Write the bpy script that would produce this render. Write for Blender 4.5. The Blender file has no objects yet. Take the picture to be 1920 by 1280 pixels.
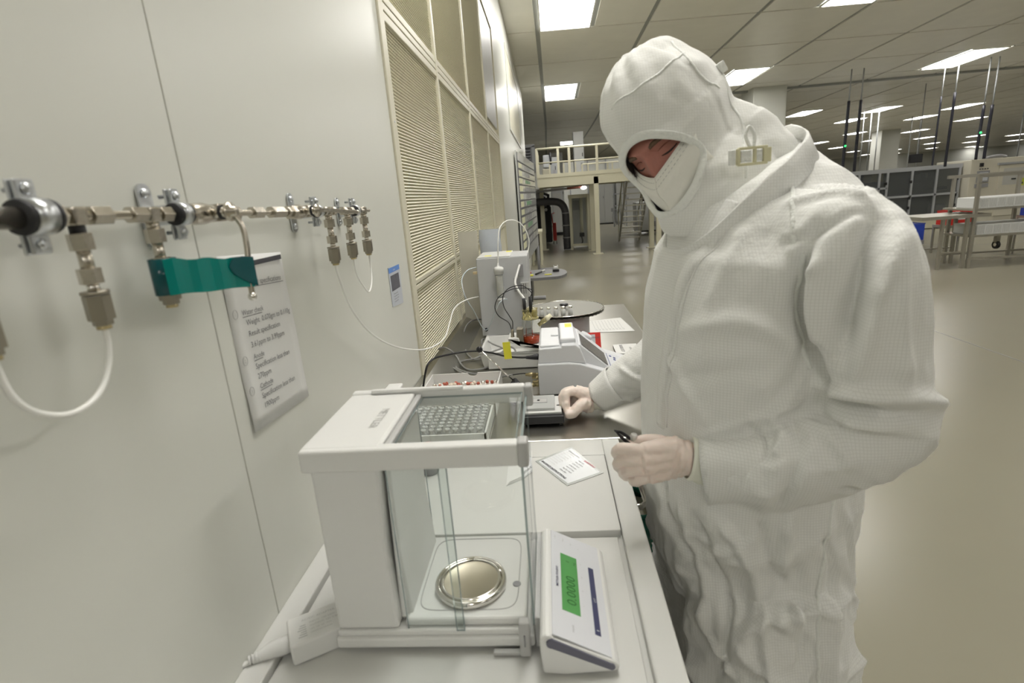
import bpy, bmesh, math, random
from mathutils import Vector, Matrix, noise
from mathutils.bvhtree import BVHTree
random.seed(7)
SC = bpy.context.scene
COL = SC.collection
V = Vector
PI = math.pi

# ---------------------------------------------------------------- camera, world, exposure
cam = bpy.data.cameras.new('camera'); camo = bpy.data.objects.new('camera', cam); COL.objects.link(camo)
cam.lens = 18.857; cam.sensor_width = 36; cam.clip_start = 0.02; cam.clip_end = 300
camo.matrix_world = Matrix.Translation((0, 0, 1.6)) @ Matrix(((0.995292, 0.055513, 0.079453), (0.062239, 0.262361, -0.962960), (-0.074303, 0.963372, 0.257671))).to_4x4()
cam.dof.use_dof = True; cam.dof.focus_distance = 2.0; cam.dof.aperture_fstop = 5.6
SC.camera = camo
w = bpy.data.worlds.new('world'); SC.world = w; w.use_nodes = True
w.node_tree.nodes['Background'].inputs[0].default_value = (1, .97, .9, 1)
w.node_tree.nodes['Background'].inputs[1].default_value = 0.35
SC.view_settings.view_transform = 'Standard'; SC.view_settings.look = 'None'
SC.view_settings.exposure = 0.0; SC.view_settings.gamma = 1.0; SC.view_settings.use_curve_mapping = False
LAMP = 15.8     # strength of the ceiling luminaires

# ---------------------------------------------------------------- materials
MATS = {}
def mat(name, col, rough=.5, metal=0, var=.04, scale=8, bump=0, bscale=60, spec=None, trans=0, ior=1.45, emit=0, coat=0, alpha=1):
    if name in MATS: return MATS[name]
    m = bpy.data.materials.new(name); m.use_nodes = True; nt = m.node_tree; N = nt.nodes; L = nt.links
    b = N['Principled BSDF']
    b.inputs['Roughness'].default_value = rough; b.inputs['Metallic'].default_value = metal
    b.inputs['IOR'].default_value = ior; b.inputs['Transmission Weight'].default_value = trans
    b.inputs['Coat Weight'].default_value = coat; b.inputs['Alpha'].default_value = alpha
    if spec is not None: b.inputs['Specular IOR Level'].default_value = spec
    tc = N.new('ShaderNodeTexCoord')
    nz = N.new('ShaderNodeTexNoise'); nz.inputs['Scale'].default_value = scale; nz.inputs['Detail'].default_value = 3
    L.new(tc.outputs['Object'], nz.inputs['Vector'])
    mx = N.new('ShaderNodeMix'); mx.data_type = 'RGBA'
    c = V(col)
    mx.inputs[6].default_value = (*[max(0, x*(1-var)) for x in c], 1); mx.inputs[7].default_value = (*[min(1, x*(1+var)) for x in c], 1)
    L.new(nz.outputs['Fac'], mx.inputs[0]); L.new(mx.outputs[2], b.inputs['Base Color'])
    if emit:
        b.inputs['Emission Color'].default_value = (*col, 1); b.inputs['Emission Strength'].default_value = emit
    if bump:
        n2 = N.new('ShaderNodeTexNoise'); n2.inputs['Scale'].default_value = bscale; n2.inputs['Detail'].default_value = 4
        L.new(tc.outputs['Object'], n2.inputs['Vector'])
        bp = N.new('ShaderNodeBump'); bp.inputs['Strength'].default_value = bump; bp.inputs['Distance'].default_value = .01
        L.new(n2.outputs['Fac'], bp.inputs['Height']); L.new(bp.outputs['Normal'], b.inputs['Normal'])
    MATS[name] = m; return m

def steel(name, col=(.42, .41, .38), rough=.28, stretch=(2, 60, 2), amt=.25):
    if name in MATS: return MATS[name]
    m = mat(name, col, rough, 1, .08)
    nt = m.node_tree; N = nt.nodes; L = nt.links; b = N['Principled BSDF']
    tc = N.new('ShaderNodeTexCoord'); mp = N.new('ShaderNodeMapping'); mp.inputs['Scale'].default_value = stretch
    nz = N.new('ShaderNodeTexNoise'); nz.inputs['Scale'].default_value = 6; nz.inputs['Detail'].default_value = 1
    L.new(tc.outputs['Object'], mp.inputs[0]); L.new(mp.outputs[0], nz.inputs['Vector'])
    mr = N.new('ShaderNodeMapRange'); mr.inputs[3].default_value = rough*.97; mr.inputs[4].default_value = rough*1.03
    L.new(nz.outputs['Fac'], mr.inputs[0]); L.new(mr.outputs[0], b.inputs['Roughness'])
    return m

WALL = mat('wall_enamel', (.67, .675, .62), .32, 0, .02, 2, .02, 30)
CREAM = mat('cream_enamel', (.66, .63, .50), .4, 0, .03, 4)
LOUV = mat('cream_louver', (.80, .77, .62), .45, 0, .03, 4)
TILE = mat('ceiling_tile', (.88, .86, .78), .35, 0, .05, 3)
TBAR = mat('ceiling_bar', (.34, .35, .33), .4, 0, .05, 3)
WHITEP = mat('white_plastic', (.70, .70, .68), .38, 0, .015, 6)
LAMI = mat('white_laminate', (.60, .60, .575), .42, 0, .02, 5)
GREYP = mat('grey_plastic', (.47, .47, .46), .4, 0, .03, 6)
MIDG = mat('mid_grey_plastic', (.30, .30, .31), .45, 0, .03, 6)
BLACK = mat('black_plastic', (.018, .018, .02), .4, 0, .2, 6)
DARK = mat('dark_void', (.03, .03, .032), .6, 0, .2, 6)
NAVY = mat('navy_plastic', (.055, .06, .13), .4, 0, .1, 6)
PAPER = mat('paper', (.72, .72, .70), .55, 0, .02, 6)
INK = mat('ink', (.07, .07, .08), .7, 0, .1, 6)
YEL = mat('yellow_label', (.85, .80, .06), .5, 0, .05, 10)
RED = mat('red_plastic', (.55, .03, .02), .4, 0, .1, 10)
BLUE = mat('blue_plastic', (.03, .07, .45), .4, 0, .1, 10)
NICKEL = mat('nickel', (.55, .51, .44), .26, 1, .08, 12, .05, 90)
BRASSY = mat('dull_nickel', (.36, .33, .27), .36, 1, .1, 12, .05, 90)
ZINC = mat('zinc', (.62, .64, .66), .3, 1, .1, 20, .08, 60)
RUBBER = mat('black_rubber', (.02, .02, .022), .55, 0, .2, 6)
TUBE = mat('white_tubing', (.82, .82, .78), .3, 0, .02, 6)
CABG = mat('grey_cable', (.26, .26, .25), .5, 0, .1, 6)
GLASS = mat('clear_glass', (.93, .96, .95), .02, 0, .005, 3, trans=1, ior=1.12)
GEDGE = mat('glass_edge', (.48, .55, .55), .15, 0, .05, 3, trans=.5, ior=1.3)
STEEL = steel('bench_steel', (.46, .45, .41), .30, (90, 1.5, 2), .012)
STEEL2 = steel('frame_steel', (.45, .43, .38), .33, (3, 3, 30), .1)
PANM = steel('pan_steel', (.50, .46, .37), .36, (30, 30, 2), .05)
CHROME = mat('chrome', (.72, .70, .66), .12, 1, .03, 6)

# ---------------------------------------------------------------- mesh builder
def basis(d):
    d = V(d).normalized(); h = V((0, 0, 1)) if abs(d.z) < .9 else V((1, 0, 0))
    a = d.cross(h).normalized(); return a, a.cross(d).normalized(), d
class MB:
    def __init__(s): s.v = []; s.f = []; s.sm = []
    def add(s, vs, fs, sm=False):
        o = len(s.v); s.v += [V(x) for x in vs]; s.f += [[o+i for i in f] for f in fs]; s.sm += [sm]*len(fs); return s
    def box(s, a, b):
        x0, y0, z0 = [min(p, q) for p, q in zip(a, b)]; x1, y1, z1 = [max(p, q) for p, q in zip(a, b)]
        return s.add([(x0,y0,z0),(x1,y0,z0),(x1,y1,z0),(x0,y1,z0),(x0,y0,z1),(x1,y0,z1),(x1,y1,z1),(x0,y1,z1)],
                     [(0,3,2,1),(4,5,6,7),(0,1,5,4),(1,2,6,5),(2,3,7,6),(3,0,4,7)])
    def cbox(s, c, sz, M=None):
        M = M or Matrix.Identity(3); c = V(c); h = V(sz)*.5
        vs = [c + M @ V((i*h.x, j*h.y, k*h.z)) for k in (-1, 1) for i, j in ((-1,-1),(1,-1),(1,1),(-1,1))]
        return s.add(vs, [(0,3,2,1),(4,5,6,7),(0,1,5,4),(1,2,6,5),(2,3,7,6),(3,0,4,7)])
    def rbox(s, a, b, r=.003, seg=2):
        x0, y0, z0 = [min(p, q) for p, q in zip(a, b)]; x1, y1, z1 = [max(p, q) for p, q in zip(a, b)]
        r = min(r, (x1-x0)*.49, (y1-y0)*.49, (z1-z0)*.49)
        bm = bmesh.new(); bmesh.ops.create_cube(bm, size=1)
        for v in bm.verts: v.co = V(((x0+x1)/2+v.co.x*(x1-x0), (y0+y1)/2+v.co.y*(y1-y0), (z0+z1)/2+v.co.z*(z1-z0)))
        bmesh.ops.bevel(bm, geom=bm.edges[:]+bm.verts[:], offset=r, segments=seg, affect='EDGES', profile=.5)
        return s.bm(bm)
    def bm(s, bm, sm=False, M=None):
        bm.verts.ensure_lookup_table()
        s.add([(M @ v.co if M else v.co.copy()) for v in bm.verts], [[v.index for v in f.verts] for f in bm.faces], sm); bm.free(); return s
    def ring(s, rings, cap=True, sm=True, closed=False):
        n = len(rings[0]); vs = [p for r in rings for p in r]; fs = []
        m = len(rings)
        for i in range(m if closed else m-1):
            for j in range(n):
                a = i*n+j; b = i*n+(j+1) % n; c = ((i+1) % m)*n+(j+1) % n; d = ((i+1) % m)*n+j
                fs.append((a, b, c, d))
        o = len(s.v); s.add(vs, fs, sm)
        if cap and not closed:
            s.f.append([o+j for j in range(n)][::-1]); s.sm.append(False)
            s.f.append([o+(m-1)*n+j for j in range(n)]); s.sm.append(False)
        return s
    def tube(s, pts, r, n=10, cap=True, sm=True, closed=False):
        pts = [V(p) for p in pts]; rings = []; a = None; m = len(pts)
        for i, p in enumerate(pts):
            if closed: d = pts[(i+1) % m]-pts[i-1]
            else: d = pts[min(i+1, m-1)]-pts[max(i-1, 0)]
            d = d.normalized() if d.length > 1e-9 else V((0, 0, 1))
            if a is None: a, b, _ = basis(d)
            else:
                a = (a-d*a.dot(d)).normalized(); b = d.cross(a)*-1
            b = a.cross(d).normalized()
            rr = r[i] if isinstance(r, (list, tuple)) else r
            rings.append([p+a*(rr*math.cos(t*2*PI/n))-b*(rr*math.sin(t*2*PI/n)) for t in range(n)])
        return s.ring(rings, cap, sm, closed)
    def cyl(s, p, q, r, n=16, r2=None, sm=True): return s.tube([p, q], [r, r if r2 is None else r2], n, sm=sm)
    def hex(s, p, q, r): return s.tube([p, q], r, 6, sm=False)
    def lathe(s, c, prof, axis=(0, 0, 1), n=24, cap=True, sm=True):
        a, b, d = basis(axis); c = V(c)
        return s.ring([[c+d*h+a*(r*math.cos(t*2*PI/n))-b*(-r*math.sin(t*2*PI/n))*-1 for t in range(n)] for r, h in prof], cap, sm)
    def prism(s, poly, axis, t0, t1):   # poly of 2D pts in plane perpendicular to axis
        def P(u, w, t): return {'x': (t, u, w), 'y': (u, t, w), 'z': (u, w, t)}[axis]
        n = len(poly); vs = [P(*p, t0) for p in poly]+[P(*p, t1) for p in poly]
        return s.add(vs, [list(range(n))[::-1], list(range(n, 2*n))]+[(i, (i+1) % n, n+(i+1) % n, n+i) for i in range(n)])
    def quad(s, a, b, c, d): return s.add([a, b, c, d], [(0, 1, 2, 3)])
    def ball(s, c, r, n=12, sc=(1, 1, 1)):
        rings = []
        for i in range(n//2+1):
            t = PI*i/(n//2); rr = max(math.sin(t), .01)
            rings.append([V(c)+V((r*sc[0]*rr*math.cos(k*2*PI/n), r*sc[1]*rr*math.sin(k*2*PI/n), -r*sc[2]*math.cos(t))) for k in range(n)])
        return s.ring(rings, True, True)
    def mesh(s, name):
        me = bpy.data.meshes.new(name); me.from_pydata([tuple(v) for v in s.v], [], s.f)
        me.polygons.foreach_set('use_smooth', s.sm); me.update()
        bm = bmesh.new(); bm.from_mesh(me); bmesh.ops.recalc_face_normals(bm, faces=bm.faces[:]); bm.to_mesh(me); bm.free()
        return me
    def build(s, name, m, parent=None, label=None, stuff=False, bevel=0, local=False):
        if parent is None:     # origin at the base centre
            xs = [v.x for v in s.v]; ys = [v.y for v in s.v]; zs = [v.z for v in s.v]
            o0 = V(((min(xs)+max(xs))/2, (min(ys)+max(ys))/2, min(zs)))
            s.v = [v-o0 for v in s.v]
        elif not local:
            inv = wm(parent).inverted(); s.v = [inv @ v for v in s.v]
        me = s.mesh(name); me.materials.append(m)
        o = bpy.data.objects.new(name, me); COL.objects.link(o)
        if parent is None: o.location = o0
        else: o.parent = parent
        if label: o['label'] = label
        if stuff: o['kind'] = 'stuff'
        if bevel:
            b = o.modifiers.new('bevel', 'BEVEL'); b.width = bevel; b.segments = 2; b.limit_method = 'ANGLE'; b.angle_limit = .6
        return o
def wm(o):
    m = Matrix.LocRotScale(o.location, o.rotation_euler, o.scale)
    return wm(o.parent) @ m if o.parent else m
def thing(name, label, cat, loc=(0, 0, 0), rz=0, group=None):
    o = bpy.data.objects.new(name, None); COL.objects.link(o); o.empty_display_size = .05
    o.location = loc; o.rotation_euler = (0, 0, rz); o['label'] = label; o['category'] = cat
    if group: o['group'] = group
    return o
def tag(o, label, cat, group=None):
    o['label'] = label; o['category'] = cat
    if group: o['group'] = group
    return o
def struct(o): o['kind'] = 'structure'; return o
def kids(o): return [c for c in COL.objects if c.parent == o]
def dup(o, parent=None, ch=None):
    c = o.copy(); COL.objects.link(c)
    if parent: c.parent = parent
    for k in (kids(o) if ch is None else ch): dup(k, c)
    return c
def smooth_path(pts, n=8):
    pts = [V(p) for p in pts]; out = []
    for i in range(len(pts)-1):
        p0 = pts[max(i-1, 0)]; p1 = pts[i]; p2 = pts[i+1]; p3 = pts[min(i+2, len(pts)-1)]
        for k in range(n):
            t = k/n
            out.append(.5*((2*p1)+(p2-p0)*t+(2*p0-5*p1+4*p2-p3)*t*t+(3*p1-p0-3*p2+p3)*t**3))
    return out+[pts[-1]]
def text(name, body, size, o, ux, uy, m, parent, align='LEFT', label=None, bold=0, space=1.0, depth=.0003):
    # flat lettering as a mesh: origin o, reading direction ux, up direction uy (world)
    c = bpy.data.curves.new('txt', 'FONT'); c.body = body; c.size = size; c.align_x = align; c.offset = bold; c.space_line = space; c.resolution_u = 2
    t = bpy.data.objects.new('txt', c); COL.objects.link(t)
    dg = bpy.context.evaluated_depsgraph_get(); me = bpy.data.meshes.new_from_object(t.evaluated_get(dg))
    bpy.data.objects.remove(t); bpy.data.curves.remove(c)
    ux = V(ux).normalized(); uy = V(uy).normalized(); uy = (uy-ux*uy.dot(ux)).normalized(); uz = ux.cross(uy)
    mb = MB(); mb.add([V(o)+ux*v.co.x+uy*v.co.y+uz*depth for v in me.vertices], [list(p.vertices) for p in me.polygons])
    bpy.data.meshes.remove(me)
    return mb.build(name, m, parent, label)
def remesh(mb, voxel, name='body', smooth=0):
    me = mb.mesh(name); o = bpy.data.objects.new(name, me); COL.objects.link(o)
    r = o.modifiers.new('r', 'REMESH'); r.mode = 'VOXEL'; r.voxel_size = voxel; r.use_smooth_shade = True
    if smooth:
        k = o.modifiers.new('s', 'SMOOTH'); k.iterations = smooth; k.factor = .5
    dg = bpy.context.evaluated_depsgraph_get(); out = bpy.data.meshes.new_from_object(o.evaluated_get(dg))
    bpy.data.objects.remove(o); bpy.data.meshes.remove(me)
    return out
def put_mesh(me, name, m, parent, label=None):
    inv = wm(parent).inverted(); me.transform(inv); me.materials.clear(); me.materials.append(m)
    me.name = name; o = bpy.data.objects.new(name, me); COL.objects.link(o); o.parent = parent
    if label: o['label'] = label
    return o


# ================================================================ structure
FLOORM = mat('epoxy_floor', (.285, .268, .205), .27, 0, .06, .7, .02, 3, coat=0)
mb = MB(); mb.box((-12, -9, -.2), (100, 100, 0)); fl = struct(mb.build('floor', FLOORM))
mb = MB(); mb.box((3.795, -9, 0), (3.801, 60, .0015)); mb.box((-.4, 11.5, 0), (60, 11.504, .0015)); mb.box((7.9, -9, 0), (7.906, 60, .0015))
mb.build('floor_joint', MIDG, fl)

# ceiling: backing + individual tiles between bars
CZ = 3.95
def grid(i, j):        # the tile grid runs slightly askew to the wall
    v = 8.9 + 2.05*j
    return (-.01 + 1.62*i + .016*max(i, .6)*(min(v, 20)-8), v + .05*1.62*i)
mb = MB(); mb.box((-12, -9, CZ+.02), (100, 100, CZ+.2)); ce = struct(mb.build('ceiling', TBAR))
lights_near = {(0, -1), (0, 2), (0, -4), (0, -7), (2, -4), (2, -1), (2, 2), (5, -4), (5, -1), (5, 2), (8, -1), (8, 2), (2, -7), (5, -7), (8, -4)}
LIGHTM = mat('luminaire_panel', (1, .975, .935), .5, 0, 0, 5, emit=LAMP)
LTRIM = mat('luminaire_frame', (.75, .74, .68), .3, 0, .02, 5)
def tile_mesh(i, j, u0, u1, mb, z0=CZ, z1=CZ+.02, gx=.033, gy=.024):
    a = V((*grid(i, j), 0)); b = V((*grid(i+1, j), 0)); c = V((*grid(i+1, j+1), 0)); d = V((*grid(i, j+1), 0))
    def P(u, v): return (a*(1-u)+b*u)*(1-v)+(d*(1-u)+c*u)*v
    wx = gx/1.62; wy = gy/2.05
    q = [P(u0+wx, wy), P(u1-wx, wy), P(u1-wx, 1-wy), P(u0+wx, 1-wy)]
    mb.add([(p.x, p.y, z) for z in (z0, z1) for p in q], [(0, 1, 2, 3), (7, 6, 5, 4), (0, 4, 5, 1), (1, 5, 6, 2), (2, 6, 7, 3), (3, 7, 4, 0)])
    return [P(u0+wx, wy), P(u1-wx, wy), P(u1-wx, 1-wy), P(u0+wx, 1-wy)]
far = MB(); LID = [0]
NEARLAB = {(0, -1): 'bright ceiling light nearest the wall, cut by the top edge of the photo',
           (0, 2): 'small square-looking ceiling light close to the wall, left of the hooded head',
           (2, -1): 'ceiling light at the top edge of the photo, up and right of the hood',
           (2, 2): 'ceiling light directly behind the top of the hood, beside the square column',
           (5, 2): 'large slanted ceiling light alone right of the column, near the top right corner'}
def light_at(q, label):
    c = sum(q, V())/4; t = thing('ceiling_light', label, 'light', (c.x, c.y, CZ-.004), 0, 'ceiling lights')
    mb = MB()
    e = [(q[1]-q[0]).normalized()*.02, (q[3]-q[0]).normalized()*.02]
    q2 = [q[0]+e[0]+e[1], q[1]-e[0]+e[1], q[2]-e[0]-e[1], q[3]+e[0]-e[1]]
    mb.add([(p.x, p.y, CZ-.004) for p in q2]+[(p.x, p.y, CZ+.004) for p in q2], [(0, 1, 2, 3), (7, 6, 5, 4), (0, 4, 5, 1), (1, 5, 6, 2), (2, 6, 7, 3), (3, 7, 4, 0)])
    mb.build('diffuser', LIGHTM, t)
    mb = MB(); n = 4
    for k in range(4):
        a, b = q[k], q[(k+1) % 4]; a2, b2 = q2[k], q2[(k+1) % 4]
        mb.add([(a.x, a.y, CZ-.012), (b.x, b.y, CZ-.012), (b2.x, b2.y, CZ-.012), (a2.x, a2.y, CZ-.012), (a.x, a.y, CZ+.01), (b.x, b.y, CZ+.01), (b2.x, b2.y, CZ+.01), (a2.x, a2.y, CZ+.01)],
               [(0, 1, 2, 3), (7, 6, 5, 4), (0, 4, 5, 1), (1, 5, 6, 2), (2, 6, 7, 3), (3, 7, 4, 0)])
    mb.build('light_frame', LTRIM, t)
for i in range(-1, 62):
    for j in range(-9, 45):
        near = -1 <= i <= 8 and -4 <= j <= 8
        if (i, j) in lights_near:
            u = (0, .5) if i in (0,) else (.5, 1)
            q = tile_mesh(i, j, u[0], u[1], MB(), gx=.03, gy=.02)
            light_at(q, NEARLAB.get((i, j), 'ceiling light over the aisle outside the photo'))
            m2 = MB(); tile_mesh(i, j, .5 if i == 0 else 0, 1 if i == 0 else .5, m2)
            (m2.build('ceiling_tile', TILE, ce))
        elif near:
            m2 = MB(); tile_mesh(i, j, 0, 1, m2); m2.build('ceiling_tile', TILE, ce)
        else: tile_mesh(i, j, 0, 1, far)
far.build('ceiling_tile', TILE, ce, stuff=True)
fars = [(10.22,23.41,'leftmost light of the far hall, just right of the column'),(14.51,28.28,''),(13.68,24.38,''),(17.92,25.97,''),(18.74,29.89,''),(23.77,33.71,''),(19.79,37.87,''),(25.12,40.55,''),
 (26.56,48.24,''),(21.19,45.59,''),(32.58,51.24,''),(39.83,55.42,''),(47.25,60.49,''),(42.32,65.22,''),(34.72,60.57,''),(28.18,56.96,''),(54.15,83.39,''),(45.57,77.04,''),(37.31,71.39,''),
 (50.24,70.62,''),(65.22,91.55,''),(61.1,78.33,''),(48.79,89.82,''),(57.3,96.69,''),(80.87,97,''),(71,98,''),(44,98,''),(30,20.5,''),(26.5,27,''),(33,34,''),(36,41,''),
 (1.15,27.5,'small ceiling light above the platform, close to the wall'),(4.9,34,'ceiling light low over the platform railing, left of the face'),(7.9,47,'tiny ceiling light over the railing, next to the mask'),
 (4.3,21.5,''),(5.2,27.8,''),(9.4,33.5,''),(14,36,'')]
ROWN = {}; ORD = ['first', 'second', 'third', 'fourth', 'fifth', 'sixth', 'seventh', 'eighth', 'ninth', 'tenth', 'eleventh', 'twelfth', 'thirteenth']
fars.sort(key=lambda t: t[0]/t[1])
for k, (x, y, lab) in enumerate(fars):
    hx = .40; hy = .85 if y < 40 else 1.0
    q = [V((x-hx, y-hy, 0)), V((x+hx, y-hy, 0)), V((x+hx+.05, y+hy, 0)), V((x-hx+.05, y+hy, 0))]
    if not lab:
        row = 0 if y < 27 else 1 if y < 35 else 2 if y < 50 else 3 if y < 75 else 4
        ROWN.setdefault(row, 0); ROWN[row] += 1
        lab = '%s far-hall ceiling light from the left in the %s row of lights' % (ORD[ROWN[row]-1], ('nearest', 'second', 'third', 'fourth', 'farthest')[row])
    c = sum(q, V())/4
    for dz in (0,):
        light_at([p+V((0, 0, 0)) for p in q], lab)
# bulkhead step in the ceiling behind the column
mb = MB(); mb.box((4.9, 16.3, CZ-.05), (60, 16.42, CZ+.02)); struct(mb.build('trim_1', TBAR))

# walls far away
mb = MB(); mb.box((-12, 99.6, 0), (100, 100, CZ+.1)); struct(mb.build('wall_back', WALL))
mb = MB(); mb.box((99.6, -9, 0), (100, 100, CZ+.1)); struct(mb.build('wall_right', WALL))
mb = MB(); mb.box((-12, -9, 0), (100, -8.8, CZ+.1)); struct(mb.build('wall_front', WALL))
mb = MB(); mb.box((-12, 13.6, 0), (-11.8, 100, CZ+.1)); struct(mb.build('wall_far_left', WALL))
mb = MB(); mb.box((-12, 13.45, 0), (-.60, 13.58, CZ+.1)); struct(mb.build('wall_return', WALL))
# square column
mb = MB(); mb.box((5.63, 15.9, 0), (6.5, 16.8, CZ+.02)); mb.box((5.66, 15.88, .1), (6.47, 15.9, CZ-.1)); struct(mb.build('trim_2', WALL))
for (x, y) in ((21, 37), (11.5, 37)):
    mb = MB(); mb.box((x, y, 0), (x+1.1, y+1.1, CZ+.02)); struct(mb.build('trim_3', WALL))

# left wall: backing, flat panels, louvered bays
mb = MB(); mb.box((-.62, -9, 0), (-.470, 13.58, CZ+.02)); wl = struct(mb.build('wall_left', MIDG))
def wpanel(y0, y1, z0=0, z1=CZ, x=-.455):
    MB().rbox((-.472, y0+.0008, z0), (x, y1-.0008, z1), .0015).build('wall_panel', WALL, wl)
ys = [-8.8, -6.5, -4.4, -2.4, -1.37, -.346, .677, 1.70]
for a, b in zip(ys, ys[1:]): wpanel(a, b)
for a, b in zip([5.83, 7.5, 9.6, 11.6], [7.5, 9.6, 11.6, 13.58]): wpanel(a, b)
wpanel(1.70, 5.83, 3.28, CZ); wpanel(1.70, 5.83, 0, .93)
cols = [1.70, 2.56, 3.60, 4.68, 5.80]
zr = [(.95, 1.325), (1.36, 2.135), (2.215, 3.20)]
LB = mat('louver_backing', (.66, .62, .46), .6, 0, .05, 6)
fr = MB()
for k, y in enumerate(cols):
    wv = .052 if k == 0 else .036
    y0 = y if k == 0 else y-wv/2
    fr.rbox((-.47, y0, .93), (-.448, y0+wv, 3.28), .003)
mbf = fr.build('louver_frame_post', CREAM, wl)
fr = MB()
for (z0, z1) in ((1.325, 1.341), (1.345, 1.36), (2.135, 2.160), (2.164, 2.186), (2.190, 2.215), (3.20, 3.28), (.93, .95)):
    fr.rbox((-.47, 1.752, z0), (-.450, 5.80, z1), .002)
fr.build('louver_frame_rail', CREAM, wl)
for k in range(4):
    y0 = cols[k]+(.052 if k == 0 else .018); y1 = cols[k+1]-.018
    for r, (z0, z1) in enumerate(zr):
        t = MB(); t.box((-.471, y0, z0), (-.4685, y1, z1)); b = t.build('louver_backing_sheet', LB, wl)
        if r == 2 and k == 3:
            MB().rbox((-.468, y0+.06, z0+.05), (-.452, y1-.1, z1-.04), .003).build('blank_panel', GREYP, wl); continue
        s = MB(); z = z0+.004
        while z < z1-.004:
            pr = [(-.4686, z+.0022), (-.4600, z+.0018), (-.4580, z+.0038), (-.4600, z+.0062), (-.4686, z+.0068)]
            s.add([(x, yy, zz) for yy in (y0, y1) for x, zz in pr], [(0, 1, 6, 5), (1, 2, 7, 6), (2, 3, 8, 7), (3, 4, 9, 8)])
            z += .0105
        y = y0+.012
        while y < y1:
            s.add([(-.4665, y, z0), (-.4610, y+.0005, z0), (-.4665, y+.002, z0), (-.4665, y, z1), (-.4610, y+.0005, z1), (-.4665, y+.002, z1)], [(0, 1, 4, 3), (1, 2, 5, 4)])
            y += .021
        s.build('louver_slats', LOUV, wl, stuff=True)
        # little screws on the frame
    
sc = MB()
for z in (1.05, 1.55, 1.85, 2.35, 2.8):
    sc.cyl((-.449, 1.725, z), (-.4465, 1.725, z), .003, 8)
sc.build('screw', ZINC, wl)
# access panels further along the wall
for (y0, y1, z0, z1) in ((7.9, 11.0, 2.55, 3.55),):
    MB().box((-.457, y0, z0), (-.449, y1, z1)).build('access_panel', CREAM, wl)
    f = MB()
    for a, b in (((y0-.04, z0-.04), (y0, z1+.04)), ((y1, z0-.04), (y1+.04, z1+.04)), ((y0, z0-.04), (y1, z0)), ((y0, z1), (y1, z1+.04))):
        f.box((-.457, a[0], a[1]), (-.442, b[0], b[1]))
    f.build('access_panel_frame', WALL, wl)


# ================================================================ weighing cabinet, bench
t = thing('weighing_cabinet', 'white laminate cabinet in the foreground carrying the balance', 'cabinet', (-.155, .6, 0))
MB().box((-.45, .012, .04), (.125, 1.235, .985)).build('body', LAMI, t)
MB().rbox((.103, 0, .962), (.145, 1.247, 1.0), .003).build('top_frame', LAMI, t)
MB().rbox((-.455, 0, .962), (-.417, 1.247, 1.0), .002).build('top_frame', LAMI, t)
MB().rbox((-.417, 1.165, .962), (.103, 1.247, 1.0), .002).build('top_frame', LAMI, t)
MB().rbox((-.415, .868, .97), (.1015, 1.1635, 1.0), .0015).build('lid_panel', LAMI, t)
MB().rbox((-.4135, .02, .972), (.0945, .862, .990), .0015).build('lower_lid_panel', LAMI, t)
MB().box((-.4168, .01, .962), (.1028, 1.1645, .9705)).build('shadow_gap_liner', BLACK, t)
for y0 in (.03, .43, .84):
    MB().rbox((.125, y0, .10), (.140, y0+.385, .95), .002).build('door', LAMI, t)
h = MB(); p = [(.14, 1.075, .965), (.168, 1.078, .965), (.178, 1.088, .965), (.178, 1.205, .965), (.168, 1.215, .965), (.14, 1.218, .965)]
# pull handle that stands proud of the front edge
p = [(.140, 1.075, .915), (.172, 1.075, .915), (.186, 1.090, .915), (.186, 1.195, .915), (.172, 1.210, .915), (.140, 1.210, .915)]
h.tube(p, .007, 12); h.build('handle', CHROME, t)

b = thing('steel_bench', 'brushed stainless steel workbench behind the white cabinet, full of titration gear', 'workbench', (-.03, 2.07, 0))
MB().rbox((-.452, 1.250, .955), (.385, 2.905, 1.0), .004).build('worktop', STEEL, b)
MB().box((-.452, 1.25, 1.0), (-.432, 2.9, 1.045)).build('upstand', STEEL, b)
MB().prism([(-.432, 1.0), (-.432, 1.045), (-.4315, 1.045), (-.360, 1.0005), (-.360, 1.0)], 'y', 1.25, 2.9).build('coving', STEEL, b)
for x in (-.41, .33):
    for y in (1.32, 2.84): MB().rbox((x-.02, y-.02, 0), (x+.02, y+.02, .955), .003).build('leg', STEEL2, b)
MB().rbox((-.43, 1.52, .22), (.35, 2.86, .25), .003).build('undershelf', STEEL, b)

# ================================================================ analytical balance
PANE = bpy.data.materials.new('window_glass'); PANE.use_nodes = True
nt = PANE.node_tree; N = nt.nodes; L = nt.links; N.remove(N['Principled BSDF'])
tr = N.new('ShaderNodeBsdfTransparent'); tr.inputs[0].default_value = (.955, .97, .965, 1)
gl = N.new('ShaderNodeBsdfGlossy'); gl.inputs['Roughness'].default_value = .02
fz = N.new('ShaderNodeFresnel'); fz.inputs[0].default_value = 1.5
nz = N.new('ShaderNodeTexNoise'); nz.inputs['Scale'].default_value = 9
mr = N.new('ShaderNodeMapRange'); mr.inputs[3].default_value = 1.47; mr.inputs[4].default_value = 1.53
L.new(nz.outputs['Fac'], mr.inputs[0]); L.new(mr.outputs[0], fz.inputs[0])
geo = N.new('ShaderNodeNewGeometry'); inv = N.new('ShaderNodeMath'); inv.operation = 'SUBTRACT'; inv.inputs[0].default_value = 1; L.new(geo.outputs['Backfacing'], inv.inputs[1])
mul = N.new('ShaderNodeMath'); mul.operation = 'MULTIPLY'; L.new(fz.outputs[0], mul.inputs[0]); L.new(inv.outputs[0], mul.inputs[1])   # only the outer face of a pane reflects
mx = N.new('ShaderNodeMixShader'); L.new(mul.outputs[0], mx.inputs[0]); L.new(tr.outputs[0], mx.inputs[1]); L.new(gl.outputs[0], mx.inputs[2])
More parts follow.
